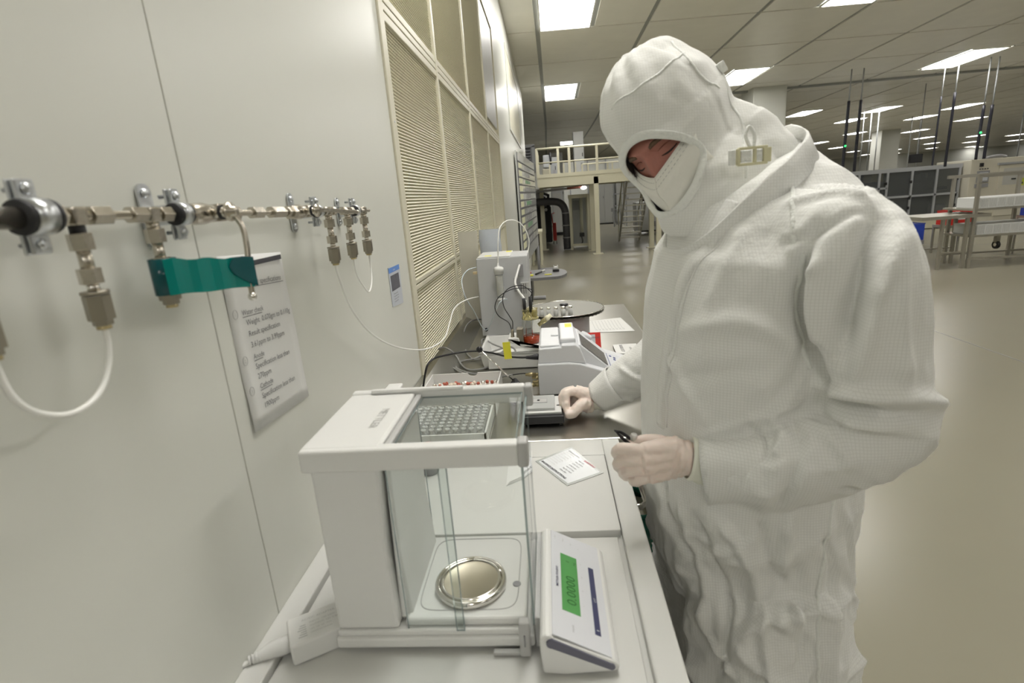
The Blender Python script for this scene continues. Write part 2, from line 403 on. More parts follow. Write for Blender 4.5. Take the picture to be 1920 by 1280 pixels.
L.new(mx.outputs[0], N['Material Output'].inputs[0])
MATS['window_glass'] = PANE
BAL = mat('balance_enamel', (.72, .72, .70), .38, 0, .015, 6)
BALW = mat('balance_white', (.72, .72, .70), .35, 0, .01, 6)

t = thing('analytical_balance', 'white analytical balance with glass draft shield and green display', 'balance', (-.19, .70, .990))
MB().rbox((-.333, .607, .998), (-.050, .815, 1.016), .004).build('base', BALW, t)
MB().rbox((-.330, .610, 1.016), (-.055, .812, 1.026), .003).build('base', BALW, t)
for (x, y) in ((-.31, .63), (-.31, .79), (-.08, .63), (-.08, .79)):
    MB().cyl((x, y, .990), (x, y, .999), .012).build('foot', MIDG, t)
# rear housing, its front face slightly raked
hb = MB(); hb.prism([(-.329, 1.026), (-.329, 1.285), (-.236, 1.285), (-.2425, 1.15), (-.240, 1.026)], 'y', .613, .809)
hb.build('rear_housing', BAL, t, bevel=.005)
hb = MB(); hb.prism([(-.2415, 1.03), (-.234, 1.28), (-.226, 1.28), (-.229, 1.15), (-.222, 1.03)], 'y', .628, .795)
hb.build('inner_back_plate', BALW, t, bevel=.003)
# floor of the weighing chamber
MB().rbox((-.232, .616, 1.026), (-.060, .806, 1.040), .005, 3).build('chamber_floor', BALW, t)
g = MB(); pts = []
for a in range(64):
    an = a*2*PI/64; c_ = math.cos(an); s_ = math.sin(an)
    pts.append((-.146+.072*math.copysign(abs(c_)**.28, c_), .713+.082*math.copysign(abs(s_)**.28, s_), 1.0402))
g.tube(pts, .0009, 6, closed=True); g.build('floor_groove', GREYP, t)
# weighing pan with draft ring
pc = V((-.146, .682, 1.040))
MB().lathe(pc, [(.052, 0), (.0535, .004), (.0535, .010), (.050, .0125), (.047, .011), (.046, .005)], n=48).build('draft_ring', CHROME, t)
MB().lathe(pc, [(.040, .001), (.0435, .006), (.0440, .0105), (.0425, .0115), (.0385, .0095), (.001, .0095)], n=48).build('weighing_pan', PANM, t)
MB().lathe(pc, [(.0445, .004), (.0455, .012), (.0435, .0135), (.0415, .0115)], n=48, cap=False).build('pan_rim', CHROME, t)
lv = MB(); lv.lathe((-.077, .682, 1.040), [(.006, 0), (.006, .0012), (.004, .0014)], n=20); lv.build('spirit_level', MIDG, t)
# top frame
MB().rbox((-.335, .606, 1.283), (-.228, .814, 1.310), .005, 3).build('top_block', BALW, t)
MB().rbox((-.334, .600, 1.2785), (-.052, .6195, 1.3095), .004, 3).build('side_rail', BALW, t)
MB().rbox((-.334, .800, 1.284), (-.052, .817, 1.313), .004, 3).build('side_rail', BALW, t)
MB().rbox((-.300, .797, 1.311), (-.150, .806, 1.318), .003).build('rail_step', BALW, t)
for y0, y1 in ((.598, .6205), (.799, .820)):
    MB().rbox((-.054, y0, 1.277), (-.040, y1, 1.312), .004, 3).build('rail_end_cap', GREYP, t)
MB().rbox((-.2265, .6195, 1.296), (-.2175, .800, 1.3075), .002).build('roof_door_grip', GREYP, t)
# glass
def pane(a, b, name='glass_pane', e=.0012):
    o = MB().box(a, b).build(name, PANE, t); m = MB()
    d = [abs(b[i]-a[i]) for i in range(3)]; k = d.index(min(d)); u, v = [i for i in range(3) if i != k]
    for (s1, ax, ot) in ((0, u, v), (1, u, v), (0, v, u), (1, v, u)):
        lo = list(a); hi = list(b)
        if s1: lo[ax] = b[ax]-e
        else: hi[ax] = a[ax]+e
        m.box(lo, hi)
    m.build('glass_edge', GEDGE, o); return o
pane((-.2165, .6195, 1.300), (-.056, .799, 1.3025), 'roof_glass')
pane((-.052, .619, 1.024), (-.049, .801, 1.296), 'front_glass')
pane((-.230, .804, 1.028), (-.056, .8065, 1.286), 'side_glass')
pane((-.1585, .6095, 1.024), (-.1465, .6120, 1.280), 'side_glass')   # near door, slid back
pane((-.2280, .6130, 1.024), (-.1470, .6150, 1.280), 'side_glass')
# grey door grips
MB().rbox((-.0705, .594, .994), (-.0555, .606, 1.050), .002).build('door_grip', GREYP, t)
MB().rbox((-.108, .598, .9925), (-.056, .606, .998), .001).build('door_grip', GREYP, t)
MB().cyl((-.063, .5935, 1.030), (-.063, .5938, 1.012), .0012, 6).build('grip_slot', MIDG, t)
MB().rbox((-.066, .786, 1.255), (-.058, .797, 1.290), .003).build('door_grip', GREYP, t)
# lettering on the top
text('printed_text', 'METTLER', .017, (-.262, .735, 1.3105), (0, -1, 0), (1, 0, 0), GREYP, t)
# terminal
MB().rbox((-.050, .620, .995), (-.040, .806, 1.030), .002).build('terminal_bridge', BALW, t)
bl = MB()
for k in range(5):
    bl.rbox((-.0480+.0014*k, .607, .999), (-.0472+.0014*k, .802, 1.046+.003*(k % 2)), .0004)
bl.build('folded_cover', mat('bright_white', (.86, .86, .85), .4, 0, .01, 5), t)
prof = [(-.039, .994), (-.0415, 1.032)]
for k in range(7):
    an = PI*(.95-.13*k); prof.append((-.0310+.0105*math.cos(an), 1.0415+.0130*math.sin(an)))
prof += [(.0555, 1.0115), (.0605, 1.006), (.0605, 1.0), (.054, .9965), (-.01, .991)]
tm = MB(); tm.prism(prof, 'y', .568, .800); term = tm.build('terminal', BALW, t, bevel=.004)
s0 = V((-.0260, 0, 1.0542)); s1 = V((.0555, 0, 1.0122)); sd = (s1-s0).normalized(); sn = V((-sd.z, 0, sd.x))
def TP(u, y, h=0.0): p = s0+sd*u+sn*h; return (p.x, y, p.z)
def tplate(u0, u1, y0, y1, name, m, h0=-.001, h1=.0007, par=term):
    q = MB(); c = [(u0, y0), (u1, y0), (u1, y1), (u0, y1)]
    q.add([TP(u, y, h0) for u, y in c]+[TP(u, y, h1) for u, y in c], [(0, 3, 2, 1), (4, 5, 6, 7), (0, 1, 5, 4), (1, 2, 6, 5), (2, 3, 7, 6), (3, 0, 4, 7)])
    return q.build(name, m, par)
FACE = mat('terminal_face', (.66, .67, .70), .42, 0, .01, 5)
tplate(.002, .087, .572, .796, 'face_plate', FACE, h1=.0004)
LCD = mat('lcd_green', (.10, .34, .10), .3, 0, .05, 30)
scr = tplate(.0175, .0455, .622, .744, 'screen', LCD, h1=.0009)
tplate(.0655, .0740, .600, .735, 'key_bar', NAVY, h1=.0012)
LCDT = mat('lcd_text', (.035, .16, .04), .4, 0, .05, 9)
ux = (0, 1, 0); uy = tuple(-x for x in sd)
text('screen_text', '0.0000', .022, TP(.040, .636, .001), ux, uy, LCDT, term, space=1)
text('screen_text', 'g', .008, TP(.030, .726, .001), ux, uy, LCDT, term)
text('screen_text', 'mg', .006, TP(.042, .724, .001), ux, uy, LCDT, term)
text('printed_text', 'METTLER TOLEDO', .0052, TP(.0125, .665, .0006), ux, uy, NAVY, term, bold=.0001)
text('printed_text', 'MS204S', .004, TP(.034, .588, .0006), ux, uy, MIDG, term)
text('printed_text', 'O/T', .0052, TP(.0722, .660, .0014), ux, uy, WHITEP, term)
for uu, yy, ss in ((.010, .775, '1/10d'), (.024, .775, 'Menu'), (.038, .772, 'Cal'), (.052, .770, 'F'), (.0535, .733, 'C'), (.0535, .703, '#'), (.0535, .673, '%'), (.0535, .643, '+ -')):
    text('key_mark', ss, .0042, TP(uu, yy, .0006), ux, uy, GREYP, term)
ic = MB()
for (a, bb) in ((.607, .6085),):
    ic.add([TP(.068, a, .0014), TP(.072, a, .0014), TP(.072, bb, .0014), TP(.068, bb, .0014)], [(0, 1, 2, 3)])
ic.build('key_mark', WHITEP, term)
# slotted end cap
e = MB(); q = []
for k in range(9):
    an = PI/2+k*PI/8; q.append((-.0255+.0072*math.cos(an), 1.0425+.0072*math.sin(an)))
for k in range(9):
    an = -PI/2+k*PI/8; q.append((.050+.0048*math.cos(an), 1.0052+.0048*math.sin(an)))
e.prism(q, 'y', .5662, .5685); e.build('end_cap_inset', mat('slate_plastic', (.12, .12, .16), .4, 0, .05, 6), term)
MB().cyl((-.015, .575, .997), (-.015, .600, .997), .0065, 16).build('foot', GREYP, term)

# ================================================================ power adapter with lead
ad = thing('power_adapter', 'white power brick with a printed rating label behind the balance', 'adapter', (-.365, .625, .990))
M = Matrix.Rotation(math.radians(31), 3, 'Z')
q = MB(); bm = bmesh.new(); bmesh.ops.create_cube(bm, size=1)
for v in bm.verts: v.co = V((v.co.x*.120, v.co.y*.060, v.co.z*.034))
bmesh.ops.bevel(bm, geom=bm.edges[:]+bm.verts[:], offset=.004, segments=3, affect='EDGES', profile=.5)
AC = V((-.352, .640, 1.0075))
q.bm(bm, False, Matrix.Translation(AC) @ M.to_4x4()); q.build('housing', BALW, ad)
axu = M @ V((1, 0, 0)); axv = M @ V((0, 1, 0))
def lab(u, v): return AC+axu*u+axv*v+V((0, 0, .0171))
for i, (u, v, s, tt) in enumerate([(-.040, .012, .0062, 'AC/DC ADAPTER'), (-.030, .003, .005, 'INPUT: 100-240V~ 50/60Hz'), (-.030, -.004, .005, 'OUTPUT: 12V 0.84A'), (-.030, -.011, .004, 'LPS  CE  UL  TUV'), (-.030, -.018, .004, 'MADE IN CHINA')]):
    text('label_text', tt, s, lab(u, v), axu, axv, GREYP, ad)
q = MB()
for k in range(6): q.add([lab(-.047+.002*(k % 3), -.020+.0045*k), lab(-.035, -.020+.0045*k), lab(-.035, -.018+.0045*k), lab(-.047+.002*(k % 3), -.018+.0045*k)], [(0, 1, 2, 3)])
q.build('label_mark', GREYP, ad)
st = AC-axu*.058
q = MB(); q.tube([st, st-axu*.014, st-axu*.028, st-axu*.042+V((0, 0, -.002)), st-axu*.052+V((0, 0, -.004))], [.0125, .013, .011, .0075, .0055], 12)
q.build('plug', WHITEP, ad)
q = MB()
for k in range(5): c = st-axu*(.036+.0045*k)+V((0, 0, -.002)); q.tube([c, c-axu*.0022], [.0085-.0006*k]*2, 12)
q.build('strain_relief', WHITEP, ad)
q = MB(); e0 = st-axu*.052+V((0, 0, -.004))
q.tube(smooth_path([e0, e0-axu*.02+V((-.000, -.004, -.002)), e0+V((-.026, -.035, -.004)), e0+V((-.012, -.085, -.006)), e0+V((.0, -.14, -.0065))], 10), .0036, 10)
q.build('lead', WHITEP, ad)


# ================================================================ gas pipe manifold on the wall
PX = -.415
def zc(y): return 1.6145-.0175*max(0, (y-.40))/.86
t = thing('pipe_manifold', 'nickel pipe run with valves, tees and hanging fittings along the white wall', 'pipework', (PX, .75, 1.60))
def pseg(y0, y1, r, name='pipe', m=NICKEL, n=16): return MB().cyl((PX, y0, zc(y0)), (PX, y1, zc(y1)), r, n).build(name, m, t)
def nut(y0, y1, r, m=NICKEL):
    q = MB(); q.hex((PX, y0, zc(y0)), (PX, y1, zc(y1)), r); q.lathe((PX, y0, zc(y0)), [(r*.86, -.0006), (r*.93, .0)], (0, 1, 0), 18)
    return q.build('hex_nut', m, t, bevel=.0006)
pseg(.05, .436, .0088); pseg(.402, 1.262, .0042)
nut(.429, .446, .0098); nut(.475, .497, .0092); nut(.524, .544, .0088); nut(.566, .582, .0088); nut(.606, .616, .0092); nut(.690, .716, .0092); nut(.752, .778, .0088)
nut(.806, .842, .0092); nut(.855, .872, .0088); nut(1.000, 1.010, .009); nut(1.040, 1.052, .009); nut(1.096, 1.110, .009); nut(1.136, 1.150, .009); nut(1.195, 1.212, .0085)
pseg(.842, .857, .0062); pseg(.675, .695, .0068); pseg(.945, .985, .0068)
# valve bodies
def valve(y, s=1.0):
    q = MB(); q.lathe((PX, y-.036*s, zc(y)), [(.0075*s, 0), (.0095*s, .004*s), (.0125*s, .014*s), (.0130*s, .030*s), (.0105*s, .046*s), (.0098*s, .060*s)], (0, 1, 0), 20)
    q.build('valve_body', NICKEL, t)
    for d0, d1 in ((-.040, -.026), (.020, .034)): q = MB(); q.hex((PX, y+d0*s, zc(y)), (PX, y+d1*s, zc(y)), .0125*s); q.build('valve_nut', NICKEL, t, bevel=.0008)
    q = MB(); q.cyl((PX+.010*s, y, zc(y)), (PX+.030*s, y, zc(y)), .0062*s, 14); q.build('valve_stem', NICKEL, t)
    q = MB(); q.lathe((PX+.021*s, y, zc(y)), [(.0088*s, 0), (.0088*s, .003)], (1, 0, 0), 18); q.build('seal_ring', RUBBER, t)
valve(.645); valve(.905, .95)
# lever handles
def lever(pts, w, th=.0022, name='lever_handle'):
    pts = smooth_path(pts, 6); rings = []
    for i, p in enumerate(pts):
        d = (pts[min(i+1, len(pts)-1)]-pts[max(i-1, 0)]).normalized(); s = d.cross(V((1, 0, 0))).normalized(); nn = s.cross(d).normalized()
        ww = w*(1.0 if i > 4 else 1.25)
        rings.append([p+s*ww+nn*th, p-s*ww+nn*th, p-s*ww-nn*th, p+s*ww-nn*th])
    q = MB(); q.ring(rings, True, False); return q
hz = zc(.645)
L1 = [(PX+.033, .643, hz), (PX+.036, .648, hz-.006), (PX+.041, .651, hz-.020), (PX+.043, .648, hz-.045), (PX+.043, .642, hz-.070), (PX+.043, .640, hz-.088), (PX+.043, .639, hz-.100)]
q = lever(L1, .0036); q.build('lever_handle', NICKEL, t, bevel=.0008)
MB().lathe((PX+.0305, .645, hz), [(.0115, 0), (.012, .002), (.011, .0045), (.006, .0055), (.0055, .010), (.002, .0105)], (1, 0, 0), 22).build('lever_boss', NICKEL, t)
MB().ball((PX+.043, .6385, hz-.1035), .0055, 14).build('lever_tip', CHROME, t)
hz = zc(.905)
q = lever([(PX+.030, .902, hz), (PX+.033, .92, hz), (PX+.036, .96, hz-.002), (PX+.037, 1.03, hz-.006), (PX+.037, 1.078, hz-.008)], .0034, .0022); q.build('lever_handle', NICKEL, t, bevel=.0008)
MB().lathe((PX+.027, .905, hz), [(.0105, 0), (.011, .004), (.006, .0055), (.005, .009)], (1, 0, 0), 22).build('lever_boss', NICKEL, t)
MB().ball((PX+.037, 1.080, hz-.0082), .0045, 12).build('lever_tip', CHROME, t)
# tees with hanging fittings
def drop(y, s=1.0, m2=BRASSY, side=0):
    z = zc(y); q = MB()
    q.rbox((PX-.0078*s, y-.0078*s, z-.0085*s), (PX+.0078*s, y+.0078*s, z+.0078*s), .002); q.build('tee_block', NICKEL, t)
    def seg(z0, z1, r, nm, m, hexa=False):
        q = MB(); (q.hex if hexa else q.cyl)((PX, y, z-z0*s), (PX, y, z-z1*s), r*s); q.build(nm, m, t, bevel=.0005 if hexa else 0)
    seg(.008, .016, .0065, 'neck', RUBBER if y < .5 else NICKEL)
    seg(.015, .030, .0100, 'hex_nut', NICKEL, True)
    seg(.029, .052, .0056, 'drop_pipe', NICKEL)
    seg(.046, .060, .0098, 'hex_nut', NICKEL, True)
    seg(.060, .067, .0050, 'neck', CHROME)
    seg(.0665, .0695, .0115, 'collar', m2)
    seg(.0705, .0935, .0113, 'hex_body', m2, True)
    seg(.0935, .0985, .0085, 'hex_nut', m2, True)
    seg(.0985, .1020, .0062, 'ferrule', mat('brass', (.50, .42, .24), .32, 1, .08, 20))
    return V((PX, y, z-.102*s))
D = {}
for nm, y, s in (('a', .355, 1.0), ('b', .459, 1.0), ('c', .553, .97), ('d', 1.022, 1.0), ('e', 1.122, .98), ('f', 1.222, .98)): D[nm] = drop(y, s)
MB().cyl((PX, 1.222, zc(1.22)-.005), (PX, 1.222, zc(1.22)+.008), .0075, 12).build('elbow_cap', NICKEL, t)

# pipe clamps, each screwed to the wall
def clamp(y, r, label, w=.012, ears='plain', z0=None):
    c = thing('pipe_clamp', label, 'clamp', (-.455, y, zc(y)), 0, 'zinc pipe clamps on the manifold')
    z = zc(y)
    for dy in (-w*.75, w*.75):
        MB().lathe((PX, y+dy-.0035, z), [(r*.7, 0), (r+.0045, .0), (r+.0055, .0035), (r+.0045, .007), (r*.7, .007)], (0, 1, 0), 20).build('rubber_lining', RUBBER, c)
    MB().lathe((PX, y-w*.55, z), [(r+.001, 0), (r+.0060, 0), (r+.0062, w*.55), (r+.0060, w*1.1), (r+.001, w*1.1)], (0, 1, 0), 24).build('strap', ZINC, c)
    for sg in (1, -1):
        q = MB(); q.rbox((PX-.0105, y-w*.55, z+sg*(r+.004)), (PX-.007, y+w*.55, z+sg*(r+.021)), .0015)
        q.rbox((PX-.004, y-w*.55, z+sg*(r+.004)), (PX-.0005, y+w*.55, z+sg*(r+.021)), .0015)
        q.build('ear', ZINC, c)
        q = MB(); q.cyl((PX-.020, y, z+sg*(r+.013)), (PX+.004, y, z+sg*(r+.013)), .0022, 10); q.lathe((PX-.0005, y, z+sg*(r+.013)), [(.0048, 0), (.0048, .002), (.003, .0035)], (1, 0, 0), 14); q.build('screw', ZINC, c)
    MB().cyl((-.455, y, z), (PX-r-.004, y, z), .003, 10).build('stud', ZINC, c)
clamp(.422, .0092, 'large rubber-lined clamp on the thick pipe at the left edge of the photo', .016)
clamp(.600, .0070, 'rubber-lined clamp just left of the first lever valve', .012)
clamp(.976, .0055, 'small clamp just right of the second valve, above its long handle', .010)
clamp(1.172, .0060, 'small black-lined clamp between the two right-hand hanging fittings', .010)
def plate(y, label, h=.036, w=.022):
    c = thing('wall_bracket', label, 'bracket', (-.455, y, zc(y)), 0, 'zinc wall brackets behind the pipe')
    z = zc(y); bm = bmesh.new(); bmesh.ops.create_cube(bm, size=1)
    for v in bm.verts: v.co = V((v.co.x*.0025, v.co.y*w, v.co.z*h*2))
    bmesh.ops.bevel(bm, geom=[e for e in bm.edges if abs(e.verts[0].co.x-e.verts[1].co.x) > .001], offset=w*.45, segments=5, affect='EDGES', profile=.5)
    MB().bm(bm, False, Matrix.Translation((-.4525, y, z))).build('back_plate', ZINC, c)
    MB().rbox((-.451, y-.004, z-.011), (PX-.004, y+.004, z+.011), .002).build('standoff', ZINC, c)
    for s in (1, -1):
        q = MB(); q.lathe((-.4512, y, z+s*h*.70), [(.0055, 0), (.0055, .0015), (.0035, .0035), (.001, .0035)], (1, 0, 0), 14); q.build('screw', ZINC, c)
plate(.600, 'zinc wall bracket behind the tee above the teal tape')
plate(.955, 'zinc wall bracket left of the second valve', .034, .020)
plate(1.172, 'zinc wall bracket between the first two small hanging fittings', .030, .018)

# white tubing
def tubing(name, pts, r, label, m=TUBE, cat='tubing', n=12):
    o = MB().tube(smooth_path(pts, n), r, 10).build(name, m); tag(o, label, cat); return o
tubing('flexible_tube', [D['b'], D['b']+V((0, -.001, -.015)), (PX, .452, 1.478), (PX+.001, .438, 1.461), (PX+.002, .418, 1.452), (PX+.002, .395, 1.452), (PX+.001, .372, 1.464), (PX, .359, 1.484), D['a']], .0028, 'thick white tube looping under the two fittings at the left edge')
tubing('flexible_tube', [D['e'], D['e']+V((0, .002, -.03)), (PX+.003, 1.145, 1.440), (PX+.004, 1.175, 1.420), (PX+.003, 1.205, 1.438), D['f']+V((0, .0, -.03)), D['f']], .0019, 'short white tube looped between the two right-hand fittings')
tubing('flexible_tube', [D['d'], (-0.4160, 1.0300, 1.4744), (-0.4274, 1.1000, 1.3960), (-0.4316, 1.2200, 1.3085), (-0.4197, 1.3800, 1.2303), (-0.3895, 1.5500, 1.1767), (-0.3616, 1.6800, 1.1724), (-0.3606, 1.8000, 1.1980), (-0.3668, 1.9500, 1.2184), (-0.3519, 2.1200, 1.2153), (-0.3300, 2.3600, 1.1849)], .0024, 'long white tube sagging from the wall fitting to the titration unit')

# teal tape from a fitting to the lever
TEAL = mat('teal_tape', (.0, .22, .19), .22, 0, .05, 20, alpha=.93)
TEALD = mat('teal_tape_double', (.0, .075, .085), .18, 0, .15, 40)
t2 = thing('teal_tape', 'translucent teal tape tying a hanging fitting to the valve lever', 'tape', (-.39, .62, 1.52))
a0 = V((PX+.0135, .540, 0)); a1 = V((PX+.0465, .643, 0)); zt0, zb0, zt1, zb1 = 1.5655, 1.5270, 1.5535, 1.5180
def band(u0, u1, nm, m, off=0, f0=0, f1=0):
    q = MB(); n = 12; rings = []
    for k in range(n+1):
        u = u0+(u1-u0)*k/n; p = a0.lerp(a1, u); top = zt0+(zt1-zt0)*u+.0012*math.sin(u*17); bot = zb0+(zb1-zb0)*u+.0006*math.sin(u*11)
        w = .0008*math.sin(u*23); rings.append([(p.x+off+w, p.y, top), (p.x+off+w, p.y, bot), (p.x+off-.0006+w, p.y, bot), (p.x+off-.0006+w, p.y, top)])
    q.ring([[V(x) for x in r] for r in rings], True, False); return q.build(nm, m, t2)
band(-.02, 1.02, 'strip', TEAL)
q = MB(); rr = [[], [], [], []]
rings = []
for k in range(17):
    an = PI*(-.5)+2*PI*k/17
    c = V((PX, .553, 0)); r = .0128+.0006*math.sin(3*an)
    rings.append([(c.x+r*math.cos(an), c.y+r*math.sin(an), 1.5655), (c.x+r*math.cos(an), c.y+r*math.sin(an), 1.527), (c.x+(r+.0008)*math.cos(an), c.y+(r+.0008)*math.sin(an), 1.527), (c.x+(r+.0008)*math.cos(an), c.y+(r+.0008)*math.sin(an), 1.5655)])
q.ring([[V(x) for x in r] for r in rings], False, True, True); q.build('wrapped_end', TEALD, t2)
q = MB()
def fp(u, z, o): p = a0.lerp(a1, u); return (p.x+o, p.y, z)
poly = [(1.03, 1.5540), (.88, 1.5565), (.76, 1.5560), (.70, 1.549), (.695, 1.546), (.74, 1.537), (.84, 1.529), (.95, 1.5215), (1.03, 1.5175)]
q.add([fp(u, z, .0012) for u, z in poly]+[fp(u, z, .0020) for u, z in poly], [list(range(9)), list(range(9, 18))[::-1]]+[(i, (i+1) % 9, 9+(i+1) % 9, 9+i) for i in range(9)])
q.build('folded_end', TEALD, t2)

# ---- printed sheet under the pipe
sh = thing('specification_sheet', 'white sheet of printed water, anode and cathode limits taped under the pipe', 'paper', (-.4545, .80, 1.27))
q = MB(); rings = []
for k in range(13):
    v = k/12; z = 1.547-.262*v; bend = .0008+.0022*v*v*v
    row = []
    for j in range(9):
        u = j/8; y = .7105+(.180+.006*v)*u-.0*v; z2 = z+.012*(u-.5)*v*-.0-(.010*(1-u) if k == 0 else 0)
        row.append(V((-.4548+bend*(1-.4*u)+.0006*math.sin(v*9+u*3), y, z-.012*u+.006)))
    rings.append(row)
vs = [p for r in rings for p in r]; fs = [(i*9+j, (i+1)*9+j, (i+1)*9+j+1, i*9+j+1) for i in range(12) for j in range(8)]
q.add(vs, fs, True); o = q.build('sheet', PAPER, sh); md = o.modifiers.new('th', 'SOLIDIFY'); md.thickness = .0003
INKP = mat('faded_ink', (.13, .13, .14), .7, 0, .1, 6)
def ln(v, tt, u=.022, s=.0122, ul=False):
    ux = V((0, 1, -.062)).normalized(); uy = V((0, .0, 1)); x = -.4535+.0022*v**3+.0006
    o0 = V((x, .7105+u+.006*v*u, 1.553-.262*v-.012*(u/.18)-.0))
    text('printed_text', tt, s, o0, ux, uy, INKP, sh)
    if ul:
        w = len(tt)*s*.44
        q = MB(); a = o0+V((.0003, 0, -.0022)); q.add([a, a+ux*w, a+ux*w-V((0, 0, .0009)), a-V((0, 0, .0009))], [(0, 1, 2, 3)]); q.build('underline', INK, sh)
ln(.175, 'Water specifications', .058, .0125, True)
ln(.335, 'Water check', .030, .0112, True); ln(.395, 'Weight  0.070gm to 0.110g', .036); ln(.46, 'Result specification', .036); ln(.525, '3.61ppm to 3.99ppm', .036)
ln(.595, 'Anode', .036, .0112, True); ln(.655, 'Specification less than', .036); ln(.715, '270ppm', .036)
ln(.775, 'Cathode', .036, .0112, True); ln(.835, 'Specification less than', .036); ln(.895, '1900ppm', .036)
for v, d in ((.335, '1'), (.600, '2'), (.780, '3')):
    x = -.4530+.0022*v**3; cc = V((x, .7105+.014, 1.553-.262*v+.003))
    q = MB(); q.tube([cc+V((0, .0058*math.cos(a*PI/10), .0068*math.sin(a*PI/10))) for a in range(20)], .00035, 5, closed=True); q.build('ring_mark', GREYP, sh)
    text('printed_text', d, .008, cc+V((0, -.0022, -.003)), (0, 1, 0), (0, 0, 1), GREYP, sh)
q = MB(); q.box((-.4532, .790, 1.5300), (-.4526, .886, 1.5375)); o = q.build('black_bar', INK, sh)

# ---- small notice by the louvers
nt_ = thing('small_notice', 'small printed notice with blue header and dark photo beside the louvers', 'notice', (-.4545, 1.532, 1.322))
q = MB(); Q = [(-.4545, 1.478, 1.437), (-.4545, 1.592, 1.432), (-.4545, 1.588, 1.317), (-.4545, 1.476, 1.326)]
q.add(Q+[(x+.001, y, z) for x, y, z in Q], [(0, 1, 2, 3), (7, 6, 5, 4), (0, 4, 5, 1), (1, 5, 6, 2), (2, 6, 7, 3), (3, 7, 4, 0)]); q.build('card', mat('notice_card', (.55, .58, .64), .3, 0, .02, 6), nt_)
MB().box((-.4532, 1.479, 1.420), (-.4531, 1.590, 1.4345)).build('blue_header', mat('header_blue', (.12, .28, .70), .4, 0, .05, 9), nt_)
MB().box((-.4532, 1.489, 1.368), (-.4531, 1.575, 1.412)).build('picture', mat('dark_print', (.10, .10, .13), .35, 0, .5, 60), nt_)
for k, (u, s_) in enumerate(((1.500, 'Cleanroom notice'), (1.500, 'Keep this area clear'), (1.500, 'and report any leak'), (1.500, 'to the supervisor'))):
    text('printed_text', s_, .0058, (-.4531, u, 1.357-.0075*k), (0, 1, 0), (0, 0, 1), INK, nt_)
text('printed_text', 'notice', .009, (-.4530, 1.52, 1.4235), (0, 1, 0), (0, 0, 1), PAPER, nt_)


# ================================================================ things on the steel bench
BZ = 1.0
# tray of crimp caps
t = thing('cap_tray', 'white open plastic tray of loose crimp caps, nearest the wall on the bench', 'tray', (-.295, 1.53, BZ))
x0, x1, y0, y1, h = -.408, -.178, 1.420, 1.655, .060
MB().box((x0, y0, BZ), (x1, y1, BZ+.003)).build('tray_floor', BALW, t); MB().box((x0+.006, y0+.006, BZ+.003), (x1-.006, y1-.006, BZ+.0285)).build('foam_insert', BALW, t)
for a, b in (((x0, y0), (x0+.004, y1)), ((x1-.004, y0), (x1, y1)), ((x0, y0), (x1, y0+.004))): MB().rbox((*a, BZ), (*b, BZ+h), .001).build('tray_wall', BALW, t)
pl = [(x0, BZ)]+[(x1, BZ), (x1, BZ+h)]
cxn = (x0+x1)/2+.02
pl += [(cxn+.016*math.cos(a*PI/8), BZ+h-.012*math.sin(a*PI/8)) for a in range(9)]+[(x0, BZ+h)]
q = MB(); q.prism(pl, 'y', y1-.004, y1); q.build('tray_wall', BALW, t)
CAPM = [mat('cap_silver', (.75, .73, .68), .25, 1, .05, 30), mat('cap_red', (.42, .10, .06), .5, 0, .1, 30), mat('cap_septum', (.75, .66, .55), .5, 0, .1, 30)]
def cap_proto(k):
    q = MB(); q.lathe((0, 0, 0), [(.0052, 0), (.0056, .001), (.0056, .006), (.0048, .0072), (.0022, .0072)], (0, 0, 1), 10)
    o = q.build('crimp_cap', CAPM[k], None); o.data.materials[0] = CAPM[k]; return o
protos = [cap_proto(0), cap_proto(1), cap_proto(2)]
random.seed(3); n = 0; used = [0, 0, 0]
CAPL = ['loose silver crimp cap in the heap in the white tray', 'loose red-topped cap in the heap in the white tray', 'loose pale rubber septum in the heap in the white tray']
for layer in range(3):
    for i in range(15 if layer < 2 else 10):
        for j in range(6 if layer == 0 else 5 if layer == 1 else 2):
            if layer and random.random() < .25: continue
            k = random.choice((0, 0, 1, 2)); o = protos[k] if not used[k] else protos[k].copy()
            if used[k]: COL.objects.link(o)
            used[k] += 1
            o.location = (x0+.016+i*.0142+random.uniform(-.002, .002)+(.03 if layer == 2 else 0), y0+.02+j*.036+random.uniform(-.004, .004)+(.09 if layer == 2 else .02 if layer else 0), BZ+.0295+layer*.010+random.uniform(0, .002))
            o.rotation_euler = (random.uniform(-1.4, 1.4) if layer else random.uniform(-.3, .3), random.uniform(-.6, .6), random.uniform(0, 6))
            tag(o, CAPL[k], 'cap', 'crimp caps in the white tray')
# rack of glass vials
t = thing('vial_rack', 'white tray packed with rows of small glass vials, seen through the balance', 'rack', (-.285, 1.29, BZ))
MB().rbox((-.395, 1.200, BZ), (-.180, 1.3915, BZ+.018), .003).build('base', BALW, t)
for a, b in (((-.395, 1.200), (-.390, 1.3915)), ((-.185, 1.200), (-.180, 1.3915)), ((-.395, 1.200), (-.180, 1.205)), ((-.395, 1.3865), (-.180, 1.3915))): MB().box((*a, BZ+.01), (*b, BZ+.050)).build('tray_wall', BALW, t)
for cx in ():
    pass
VG = mat('vial_glass', (.90, .91, .89), .08, 0, .01, 5, trans=.45, ior=1.4)
q = MB(); q.lathe((0, 0, 0), [(.0078, 0), (.0084, .001), (.0084, .030), (.0055, .034), (.0055, .037), (.0068, .038), (.0068, .042), (.0040, .0422), (.0040, .030)], (0, 0, 1), 10)
v0 = q.build('glass_vial', VG); k = 0
